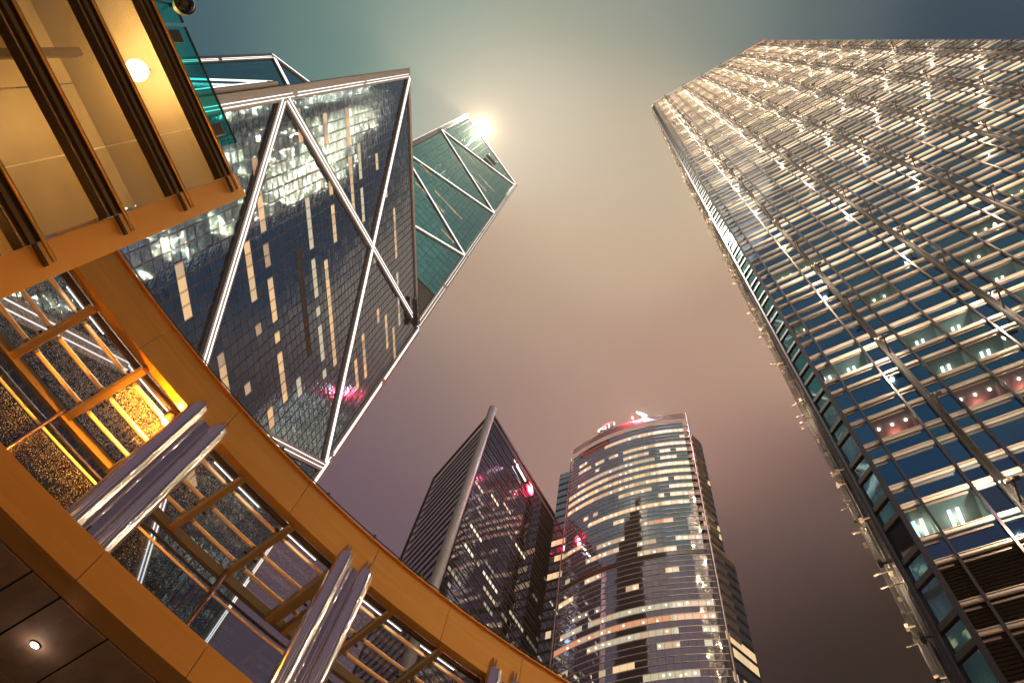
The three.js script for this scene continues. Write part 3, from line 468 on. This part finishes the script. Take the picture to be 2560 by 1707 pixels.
  for (const t of [0.02, 0.35, 0.65, 0.98]) bar('bracket', ls, M.frame, P(0.28 + 0.17 * t, TOP + 1.5, 0.2), l0.clone().lerp(l1, t).setY(TOP + 2), 0.15, 0.15, YUP);
  const rs = thing('added_red_lamp', 'added red lamp tinting the glow beside the beacon on the curved tower', 'lamp'), rp = P(0.6, TOP + 2.6, 1.2);  // red lamp added to give the beacon glow its pink halo
  place(part('lamp_bulb', new THREE.SphereGeometry(0.24, 14, 10), glow(1, 0.06, 0.12, 60), rs), new THREE.Matrix4().setPosition(rp));
  bar('bracket', rs, M.frame, P(0.6, TOP, 0.3), rp.clone().add(V(0, -0.3, 0)), 0.2, 0.2, YUP);
  lamp(rs, rp, 0xff3048, 3500);
}
curvedTower();

// ---------------------------------------------------------------- curved pavilion with glass roof
const RC = V(10.74, 0, 11.49);
const RP = (r, deg, h) => { const a = deg * Math.PI / 180; return V(RC.x + r * Math.sin(a), EYE.y + h, RC.z - r * Math.cos(a)); };
const radial = (deg) => { const a = deg * Math.PI / 180; return V(Math.sin(a), 0, -Math.cos(a)); };
// a curved strip of rectangular section between radii and heights
function arcSolid(r0, r1, h0, h1, d0, d1, step = 0.75, uvk = 1) {
  const n = Math.max(2, Math.ceil((d1 - d0) / step)), pos = [], uv = [], quad = (a, b, c, d, ua, ub, va, vb) => { pos.push(...a.toArray(), ...b.toArray(), ...c.toArray(), ...a.toArray(), ...c.toArray(), ...d.toArray()); uv.push(ua, va, ub, va, ub, vb, ua, va, ub, vb, ua, vb); };
  for (let i = 0; i < n; i++) {
    const a = d0 + (d1 - d0) * i / n, b = d0 + (d1 - d0) * (i + 1) / n, ua = a * Math.PI / 180 * r0 * uvk, ub = b * Math.PI / 180 * r0 * uvk;
    quad(RP(r0, a, h0), RP(r0, b, h0), RP(r0, b, h1), RP(r0, a, h1), ua, ub, 0, (h1 - h0) * uvk);
    quad(RP(r1, b, h0), RP(r1, a, h0), RP(r1, a, h1), RP(r1, b, h1), ua, ub, 0, (h1 - h0) * uvk);
    quad(RP(r0, b, h0), RP(r0, a, h0), RP(r1, a, h0), RP(r1, b, h0), ua, ub, 0, (r1 - r0) * uvk);
    quad(RP(r0, a, h1), RP(r0, b, h1), RP(r1, b, h1), RP(r1, a, h1), ua, ub, 0, (r1 - r0) * uvk);
  }
  for (const [d, s] of [[d0, 1], [d1, -1]]) { const q = [RP(r0, d, h0), RP(r0, d, h1), RP(r1, d, h1), RP(r1, d, h0)]; if (s < 0) q.reverse(); quad(q[0], q[1], q[2], q[3], 0, 0.1, 0, 0.1); }
  const g = new THREE.BufferGeometry(); g.setAttribute('position', new THREE.Float32BufferAttribute(pos, 3)); g.setAttribute('uv', new THREE.Float32BufferAttribute(uv, 2)); g.computeVertexNormals(); return g;
}
class ArcCurve extends THREE.Curve { constructor(r, h, d0, d1) { super(); Object.assign(this, { r, h, d0, d1 }); } getPoint(t, o = new THREE.Vector3()) { return o.copy(RP(this.r, this.d0 + (this.d1 - this.d0) * t, this.h)); } }
const arcTube = (r, h, d0, d1, rad, seg = 0) => new THREE.TubeGeometry(new ArcCurve(r, h, d0, d1), seg || Math.max(2, Math.ceil((d1 - d0) / 1.2)), rad, 10, false);

function pavilion() {
  const T = thing('curved_pavilion', 'curved bronze edged pavilion with a wet glass roof on paired polished steel columns', 'pavilion');
  const D0 = -70, D1 = 4;
  for (let d = D0; d < D1; d += 4.625) {
    part('roof_fascia_panel', arcSolid(25.2, 25.3, 10, 10.98, d + 0.012, d + 4.613), M.bronze, T);
    part('floor_fascia_panel', arcSolid(24.8, 24.9, 6.08, 6.66, d + 0.012, d + 4.613), M.bronze, T);
  }
  part('fascia_flange', arcSolid(25.305, 25.42, 10.02, 10.07, D0, D1), M.bronze, T);
  part('fascia_cap', arcSolid(25.16, 25.5, 10.985, 11.02, D0, D1), M.bronze, T);
  part('soffit_band', arcSolid(24.905, 25.27, 6.1, 6.14, D0, D1), M.bronze, T);
  part('soffit_gap', arcSolid(25.0, 31, 6.22, 6.6, D0, D1, 1.5), M.black, T);
  // soffit panels with open joints
  const js = [-70, -66, -62, -58, -54, -50, -46, -42, -40.2, -38.56, -37.41, -35.47, -33.26, -31, -28.5, -26, -23, -20, -16, -12, -8, -4, 0, 4];
  for (let i = 0; i < js.length - 1; i++) for (const [r0, r1] of [[25.33, 27.4], [27.43, 31]]) part('soffit_panel', arcSolid(r0, r1, 6.1, 6.14, js[i] + 0.035, js[i + 1] - 0.035), M.soffit, T);
  part('floor_slab', arcSolid(24.92, 31, 6.6, 6.64, D0, D1, 1.5), std(0.2, 0.19, 0.18, 0.7), T);
  // roof glazing, one pane per bay
  const pane = new THREE.MeshPhysicalMaterial({ color: new THREE.Color().setRGB(0.8, 0.8, 0.82), roughness: 0.03, transmission: 1, thickness: 0, ior: 1.5, bumpMap: repeated(GRAIN, 0.7, 0.7), bumpScale: 0.0012 });
  const pane2 = new THREE.MeshPhysicalMaterial({ color: new THREE.Color().setRGB(0.62, 0.68, 0.72), roughness: 0.02, transmission: 1, thickness: 0, ior: 1.5 });
  const grey = std(0.28, 0.2, 0.1, 0.32, 0.8), rodM = std(0.82, 0.6, 0.32, 0.3, 0.55), beamM = std(0.34, 0.22, 0.08, 0.38, 0.5);
  for (let d = -68.4; d < D1 - 3; d += 3) {
    part('roof_pane', arcSolid(25.32, 25.49, 10.16, 10.175, d + 0.03, d + 2.97, 1), pane, T);
    part('roof_pane', arcSolid(25.51, 27.62, 10.16, 10.175, d + 0.03, d + 2.97, 1), pane, T);
    // radial beam: web, bright lower flange on both sides, clips
    const f = radial(d), tan = V(f.z, 0, -f.x);
    const b = grp('roof_beam', T); bar('beam_web', b, beamM, RP(25.36, d, 10.02), RP(27.58, d, 10.02), 0.11, 0.2, YUP);
    bar('beam_flange', b, M.brass, RP(25.36, d, 9.915).addScaledVector(tan, 0.085), RP(27.56, d, 9.915).addScaledVector(tan, 0.085), 0.055, 0.012, YUP);
    for (const [r, o] of [[25.75, 0.09], [25.75, -0.09], [26.75, 0.09], [26.75, -0.09]]) rod('glass_clip', b, M.black, RP(r, d, 10.02).addScaledVector(tan, o), RP(r, d, 10.02).addScaledVector(tan, o * 1.9), 0.03, CYL8);
    for (const r of [25.79, 26.46, 27.08]) { const q = grp('sun_rod', T); part('rod_tube', arcTube(r, 9.98, d + 0.26, d + 2.74, 0.042, 4), rodM, q); for (const e of [0.18, 2.66]) part('rod_collar', arcTube(r, 9.98, d + e, d + e + 0.12, 0.05, 1), grey, q); }
  }
  for (const d of [-38.35, -29.3, -20.3]) for (const o of [-0.45, 0.45]) bar('column_beam', T, beamM, RP(25.36, d + o, 9.9), RP(27.56, d + o, 9.9), 0.12, 0.26, YUP);
  part('gutter_tube', arcTube(25.5, 10.0, D0, D1, 0.062), std(0.05, 0.035, 0.02, 0.3, 0.7), T);
  part('inner_ring_beam', arcSolid(27.53, 27.66, 9.86, 10.06, D0, D1), grey, T);
  part('inner_ring_tube', arcTube(27.7, 9.7, D0, D1, 0.035), M.frame, T);
  part('inner_ring_tube', arcTube(27.62, 9.5, D0, D1, 0.03), rodM, T);
  // dotted light strips under the gutter
  const LB = new THREE.BoxGeometry(0.016, 0.012, 0.016);
  for (const [a, b] of [[-45.6, -43.4], [-41.9, -38.9], [-36.7, -34.0], [-32.4, -30.6], [-27.8, -25.4], [-24.2, -22.2], [-18.6, -16]]) {
    const st = new Batch(); for (let d = a; d < b; d += 0.085) { const f = radial(d); st.add(LB, basis(V(f.z, 0, -f.x), YUP, f, RP(25.585, d, 9.955))); }
    st.build('led_strip', glow(1, 0.93, 0.88, 5), T, 'stuff');
    { const m = (a + b) / 2, l = new THREE.RectAreaLight(0xfff0e4, 16, (b - a) * Math.PI / 180 * 25.6, 0.016); l.position.copy(RP(25.62, m, 9.93)); l.lookAt(RP(26.8, m, 9.6)); T.add(l); }
    part('led_holder', arcSolid(25.565, 25.6, 9.968, 9.99, a, b), M.darkBronze, T);
  }
  // glass wall under the roof, mullion every nine degrees
  for (let d = -69.5; d < D1 - 9; d += 9.25) {
    part('wall_pane', arcSolid(27.6, 27.615, 6.66, 9.46, d + 0.06, d + 9.19, 1.2), pane2, T);
    part('wall_pane', arcSolid(27.6, 27.615, 9.54, 9.84, d + 0.06, d + 9.19, 1.2), pane, T);
    const f = radial(d); bar('wall_mullion', T, M.frame, RP(27.5, d, 6.64), RP(27.5, d, 9.86), 0.07, 0.16, f); rod('mullion_tube', T, std(0.3, 0.22, 0.25, 0.2, 0.9), RP(27.38, d, 6.64), RP(27.38, d, 9.86), 0.03, CYL8);
  }
  // paired columns with caps and two-prong clamps over the roof edge
  const COL = new THREE.CylinderGeometry(1, 1, 1, 48);
  for (const d of [-47.6, -38.35, -29.25, -20.15, -11]) {
    const T2 = grp('column', T), f = radial(d), tan = V(f.z, 0, -f.x), c = (o, r, h) => RP(r, d, h).addScaledVector(tan, o);
    for (const s of [-0.27, 0.27]) {
      rod('column_tube', T2, M.steel, c(s, 25.02, 6.3), c(s, 25.02, 9.84), 0.17, COL);
      rod('column_cap', T2, M.steel, c(s, 25.02, 9.85), c(s, 25.02, 9.97), 0.156, COL);
      rod('column_base', T2, M.steel, c(s, 25.02, 6.5), c(s, 25.02, 6.82), 0.178, COL);
      for (const p of [-0.04, 0.04]) bar('clamp_prong', T2, M.steel, c(s - 0.03 + p, 25.165, 9.7), c(s - 0.03 + p, 25.165, 10.42), 0.02, 0.03, f);
      bar('cover_strip', T2, M.steel, c(s * 0.62, 24.92, 6.66), c(s * 0.62, 24.92, 9.84), 0.02, 0.03, f);
    }
    bar('column_web', T2, M.steel, c(0, 25.12, 6.5), c(0, 25.12, 9.97), 0.32, 0.04, f);
    rod('drain_pipe', T2, M.steel, c(0.06, 25.07, 6.5), c(0.06, 25.07, 9.9), 0.04, COL);
    rod('camera_stub', T2, M.black, c(0.05, 24.95, 6.6), c(0.05, 24.95, 6.86), 0.02, CYL8);
  }
  // safety cable with stand-off clamps along the roof edge
  part('safety_cable', arcTube(25.3, 11.22, D0, D1, 0.012), M.black, T);
  for (let d = -66; d < D1; d += 3.1) { bar('cable_clamp', T, M.darkBronze, RP(25.3, d, 11.0), RP(25.3, d, 11.25), 0.05, 0.09, radial(d)); bar('cable_clamp', T, M.darkBronze, RP(25.22, d, 11.08), RP(25.38, d, 11.08), 0.12, 0.04, YUP); }
  // flood light under the roof beside the first column
  const fl = thing('canopy_flood_light', 'glaring orange flood light under the glass roof beside a steel column', 'lamp');
  const p = RP(25.66, -39.32, 9.84);
  place(part('housing', new RoundedBoxGeometry(1, 1, 1, 3, 0.15), M.darkBronze, fl), barMatrix(p.clone().add(V(0, 0.02, 0)), RP(25.52, -39.32, 9.97), 0.2, 0.12, YUP));
  place(part('lamp_lens', new THREE.SphereGeometry(0.045, 16, 12), glow(1, 0.72, 0.3, 90), fl), new THREE.Matrix4().setPosition(p.clone().add(V(0, -0.03, 0))));
  lamp(fl, p.clone().add(V(0, -0.02, 0)), 0xffa02c, 200, 0, 4);
  // recessed downlight in the soffit
  const dl = thing('soffit_downlight', 'small round white downlight in the dark soffit', 'lamp');
  const q = RP(26.4, -36.56, 6.06);
  place(part('trim_ring', new THREE.TorusGeometry(0.075, 0.012, 8, 24), M.darkBronze, dl), new THREE.Matrix4().makeRotationX(Math.PI / 2).setPosition(q.clone().add(V(0, 0.03, 0))));
  place(part('lamp_lens', new THREE.CylinderGeometry(0.068, 0.068, 0.02, 24), glow(1, 0.86, 0.76, 4), dl), new THREE.Matrix4().setPosition(q.clone().add(V(0, 0.03, 0))));
  lamp(dl, q.clone().add(V(0, -0.12, 0)), 0xffdcc0, 0.25, 0, 3);
  // rain drops hung under the roof glass, crowded where the flood light shows them
  const drop = new THREE.MeshPhysicalMaterial({ color: 0xffffff, roughness: 0.95, transmission: 0.5, thickness: 0, ior: 1.33 });
  const DG = new THREE.SphereGeometry(1, 6, 3, 0, Math.PI * 2, 0, Math.PI / 2), N = 40000, im = new THREE.InstancedMesh(DG, drop, N), mm = new THREE.Matrix4(), side2 = new THREE.Matrix4();
  for (let i = 0; i < N; i++) {
    let d = rr(-50, -14); const near = rnd() < 0.72; if (near) d = -40.5 + (rnd() + rnd() + rnd() - 1.5) * 7;
    const k = 0.003 + 0.007 * rnd() * rnd() * rnd();
    if (near && rnd() < 0.2) { const f = radial(d); side2.makeBasis(V(-f.z, 0, f.x), f.clone().negate(), YUP.clone()); mm.makeScale(k, k * 0.7, k); mm.premultiply(side2).setPosition(RP(27.598, d, 9.42 - 1.6 * rnd() * rnd())); }
    else mm.makeScale(k, -k * 0.7, k).setPosition(RP(rr(25.34, 27.6), d, 10.158));
    im.setMatrixAt(i, mm);
  }
  im.name = 'rain_drops'; im.userData = { kind: 'stuff', label: 'rain drops beading under the glass roof of the pavilion, denser by the flood light', category: 'water drops' }; shade(im); scene.add(im);
}
pavilion();

// ---------------------------------------------------------------- glass lift tower with bronze rails
function liftTower() {
  const K = 0.36, T = thing('glass_lift_tower', 'golden lit glass lift tower with paired bronze rails and a bronze edge plate', 'lift tower');
  const u = V(0.5731, 0, -0.8195), P1 = V(-13.041 * K, 0, -9.329 * K);
  const F = new Frame(P1.x, P1.z, P1.x + u.x, P1.z + u.z); const at = (s, h, o = 0) => F.at(s * K, EYE.y + h * K, o * K);
  const fins = [9.6, 12.9, 16.25, 19.55, 22.87, 26.15], BACK = -26, DH = -0.5;
  part('edge_plate', new RoundedBoxGeometry(1, 1, 1, 2, 0.004), M.bronze, T);
  place(T.children.at(-1), barMatrix(at(0.47, 4, 0.05), at(0.47, 26.6, 0.05), 0.95 * K, 0.09 * K, F.n));
  const gm = new THREE.MeshPhysicalMaterial({ color: new THREE.Color().setRGB(0.86, 0.8, 0.66), roughness: 0.3, transmission: 1, thickness: 0, ior: 1.5, bumpMap: repeated(WAVE, 1, 1), bumpScale: 0.0015 });
  const js = [0, -2.06, -9.5, -17, BACK];
  for (let i = 0; i < fins.length - 1; i++) for (let j = 0; j < js.length - 1; j++) bar('glass_pane', T, gm, at((js[j] + js[j + 1]) / 2, fins[i], -0.06), at((js[j] + js[j + 1]) / 2, fins[i + 1], -0.06), (js[j] - js[j + 1]) * K - 0.012, 0.014, F.n);
  const tubeM = std(0.5, 0.3, 0.07, 0.22, 0.9);
  for (const h0 of fins) {
    const h = h0 + DH;
    bar('rail_channel', T, std(0.02, 0.014, 0.01, 0.4, 0.5), at(BACK, h - 0.12, 0.12), at(-0.03, h - 0.12, 0.12), 0.66 * K, 0.3 * K, F.n);
    bar('rail_web', T, std(0.12, 0.07, 0.02, 0.3, 0.8), at(BACK, h - 0.14, 0.3), at(-0.04, h - 0.14, 0.3), 0.16 * K, 0.08 * K, F.n);
    rod('rail_tube', T, tubeM, at(BACK, h + 0.2, 0.34), at(0.58, h + 0.2, 0.34), 0.075 * K);
    bar('rail_tongue', T, M.darkBronze, at(-0.02, h + 0.02, 0.18), at(0.62, h + 0.02, 0.18), 0.12 * K, 0.08 * K, F.n);
    rod('rail_tube', T, tubeM, at(BACK, h - 0.36, 0.22), at(-0.02, h - 0.36, 0.22), 0.06 * K);
  }
  // parapet glass above the top rail with its clamps
  const wet = new THREE.MeshPhysicalMaterial({ color: new THREE.Color().setRGB(0.28, 0.86, 0.82), roughness: 0.06, transmission: 1, thickness: 0, ior: 1.5, bumpMap: repeated(GRAIN, 1.2, 1.2), bumpScale: 0.006 });
  for (const [a, b] of [[-5.8, -1.15], [-12, -5.95], [-18, -12.1]]) { bar('parapet_pane', T, wet, at((a + b) / 2, 26.2, 0), at((a + b) / 2, 27.8, 0), (b - a) * K, 0.018, F.n); bar('pane_edge', T, M.black, at(a, 27.8, 0), at(b, 27.8, 0), 0.02, 0.03, F.n); }
  for (const s of [-5.4, -1.8, -9, -14]) part('pane_clamp', new RoundedBoxGeometry(1, 1, 1, 2, 0.08), M.darkBronze, T), place(T.children.at(-1), barMatrix(at(s, 26.3, 0.03), at(s, 27.1, 0.03), 0.5 * K, 0.22 * K, F.n));
  // inside: cream panels with joints, lit by a globe lamp
  const cream = std(1, 1, 1, 0.5, 0.1, { map: tinted(CLOUD, [0.34, 0.3, 0.22], [0.44, 0.38, 0.28]) });
  for (let h = 8; h < 26; h += 4.2) for (let s = -0.1; s > BACK; s -= 5.2) bar('wall_panel', T, cream, at(s - 2.57, h, -5.2), at(s - 2.57, h + 4.16, -5.2), 5.14 * K, 0.03, F.n);
  bar('end_panel', T, cream, at(0.3, 8, -2.7), at(0.3, 26.4, -2.7), 5 * K, 0.03, F.u);
  bar('top_panel', T, cream, at(BACK, 26.9, -2.7), at(0.2, 26.9, -2.7), 4.9 * K, 0.03, YUP);
  for (const s of [-6, -12]) bar('lift_post', T, M.darkBronze, at(s, 8, -3.6), at(s, 26, -3.6), 0.3 * K, 0.3 * K, F.n);
  for (const h of [12.2, 18.6]) bar('lift_beam', T, cream, at(BACK, h, -3.4), at(0.2, h, -3.4), 0.9 * K, 0.25 * K, F.n);
  const g = thing('globe_lamp', 'glowing round globe lamp inside the glass lift tower', 'lamp');
  const ld = rayOf(341, 176), lq = at(0, 0, -1.6), lp = EYE.clone().addScaledVector(ld, lq.clone().sub(EYE).dot(F.n) / ld.dot(F.n));
  place(part('globe', new THREE.SphereGeometry(0.15, 24, 16), glow(1, 0.85, 0.55, 9), g), new THREE.Matrix4().setPosition(lp));
  rod('hanger', g, M.darkBronze, lp.clone(), lp.clone().setY(EYE.y + 26.8 * K), 0.015, CYL8);
  lamp(g, lp, 0xffcf8a, 12, 0, 6);
  const g2 = thing('globe_lamp', 'glowing round globe lamp lower down inside the glass lift tower', 'lamp');
  const l2 = at(-1.6, 13.2, -2.6);
  place(part('globe', new THREE.SphereGeometry(0.1, 24, 16), glow(1, 0.75, 0.35, 7), g2), new THREE.Matrix4().setPosition(l2));
  rod('hanger', g2, M.darkBronze, l2.clone(), l2.clone().setY(EYE.y + 18.5 * K), 0.012, CYL8);
  lamp(g2, l2, 0xffb050, 4, 0, 6);
  // dome camera on a bracket above the top rail
  const c = thing('dome_camera', 'black glass dome security camera with a pale hood above the top bronze rail', 'camera'), cp = at(-6.35, 27.0, 0.85);
  const axis = F.n.clone().multiplyScalar(0.85).addScaledVector(YUP, -0.5).normalize();
  const q = new THREE.Quaternion().setFromUnitVectors(YUP, axis);
  const sph = (name, r, off, mat, t0, t1) => { const m = part(name, new THREE.SphereGeometry(r, 32, 20, 0, Math.PI * 2, t0, t1), mat, c); m.position.copy(cp).addScaledVector(axis, off); m.quaternion.copy(q); return m; };
  sph('dome', 0.128, 0.01, new THREE.MeshPhysicalMaterial({ color: 0x050506, roughness: 0.05, clearcoat: 1, clearcoatRoughness: 0.03 }), 0, Math.PI / 2);
  sph('lens', 0.05, 0.088, std(0.02, 0.02, 0.05, 0.05, 0.5), 0, Math.PI / 2);
  const hood = part('hood', new THREE.CylinderGeometry(0.142, 0.12, 0.13, 32), std(0.62, 0.4, 0.24, 0.45), c); hood.position.copy(cp).addScaledVector(axis, -0.05); hood.quaternion.copy(q);
  const ring = part('ring', new THREE.TorusGeometry(0.136, 0.012, 10, 36), M.black, c); ring.position.copy(cp).addScaledVector(axis, 0.015); ring.quaternion.setFromUnitVectors(V(0, 0, 1), axis);
  bar('arm', c, M.black, cp.clone().addScaledVector(axis, -0.1), at(-6.6, 27.4, 0.05), 0.05, 0.05, F.u); rod('cable', c, M.black, at(-6.6, 27.5, 0.05), at(-6.7, 26.4, 0.1), 0.012, CYL8);
}
liftTower();

// ---------------------------------------------------------------- blocks behind the camera that the polished columns mirror
for (const [x, z, w, d, h, turn, col, label] of [[34, 62, 34, 20, 62, -0.5, [1, 0.72, 0.4], 'office block with warm lit floors across the plaza behind the grid tower'], [-46, 52, 26, 20, 54, 0.6, [0.75, 0.8, 0.85], 'office block with cool lit floors across the street behind the lift tower'], [-2, 78, 22, 18, 70, 0.1, [1, 0.6, 0.5], 'slim office block with pinkish lit floors south of the plaza']]) {
  const g = thing('office_block', label, 'building', 'blocks behind the plaza'); g.position.set(x, 0, z); g.rotation.y = turn;
  const wall = std(0.16, 0.14, 0.15, 0.7), gl = glassMat(0.12, 0.14, 0.18, 0.002), on = glow(...col, 0.9);
  place(part('wall', UNIT, wall, g), new THREE.Matrix4().makeScale(w, h, d).setPosition(0, h / 2, 0));
  place(part('roof_plant', UNIT, wall, g), new THREE.Matrix4().makeScale(w * 0.5, 4, d * 0.5).setPosition(0, h + 2, 0));
  for (let y = 4; y < h - 2; y += 3.8) for (let i = 0; i < 6; i++) place(part('window', UNIT, rnd() < 0.45 ? on : gl, g), new THREE.Matrix4().makeScale(w / 6 - 0.5, 2, 0.2).setPosition(-w / 2 + (i + 0.5) * w / 6, y + 1, -d / 2 - 0.05));
}

// ---------------------------------------------------------------- added fill lights at the tower feet, below the frame, for upward city glow
for (const [x, z, tx, tz, I, col, label] of [[46, -92, 54, -114, 8000, 0xffc4b4, 'added unseen fill light at the foot of the curved tower'], [-4, -58, -22, -62, 3500, 0xffa8a0, 'added unseen fill light at the foot of the braced tower'], [4, -98, 2, -116, 1200, 0xffd0b0, 'added unseen fill light at the foot of the dark tower']]) {
  const g = thing('added_fill_light', label, 'lamp', 'added fill lights'), p = V(x, 0.9, z), d = V(tx - x, 60, tz - z).normalize();
  bar('base', g, M.frame, V(x, 0, z), V(x, 0.5, z), 0.5, 0.5, V(0, 0, 1)); bar('housing', g, M.frame, p.clone().addScaledVector(d, -0.35), p, 0.5, 0.4, V(0, 0, 1));
  place(part('lamp_lens', new THREE.CylinderGeometry(0.19, 0.19, 0.03, 20), glow(1, 0.8, 0.7, 10), g), barMatrix(p.clone().addScaledVector(d, 0.01), p.clone().addScaledVector(d, 0.04), 1, 1, V(0, 0, 1)));
  const l = new THREE.SpotLight(col, I, 0, 0.62, 0.6, 2); l.position.copy(p).addScaledVector(d, 0.1); l.target.position.copy(p).addScaledVector(d, 10); l.castShadow = true; g.add(l); scene.add(l.target);
}

// ---------------------------------------------------------------- plaza lamps below the frame, whose warm light falls on the bronze
{
  const post = std(0.05, 0.045, 0.04, 0.5, 0.6);
  const spots = [[3, 3, 46], [6.5, -2.2, 40], [-0.8, 1.8, 46], [10, -4.4, 30]];
  spots.forEach(([x, z, I], i) => {
    const g = thing('plaza_lamp', ['warm globe lamp post in the middle of the plaza', 'warm globe lamp post on the plaza towards the grid tower', 'warm globe lamp post on the plaza beside the glass lift tower', 'warm globe lamp post on the plaza towards the curved tower'][i], 'lamp post', 'plaza lamps');
    rod('post', g, post, V(x, 0.12, z), V(x, 4.7, z), 0.05); rod('base', g, post, V(x, 0.12, z), V(x, 0.32, z), 0.12);
    place(part('globe', new THREE.SphereGeometry(0.17, 20, 14), glow(1, 0.66, 0.25, 6), g), new THREE.Matrix4().setPosition(V(x, 4.84, z)));
    lamp(g, V(x, 4.84, z), 0xffa046, I, 0, 8);
  });
}
// thin lit haze between the towers
scene.fog = new THREE.FogExp2(0xdccbb6, 0.00018);
renderer.render(scene, camera);
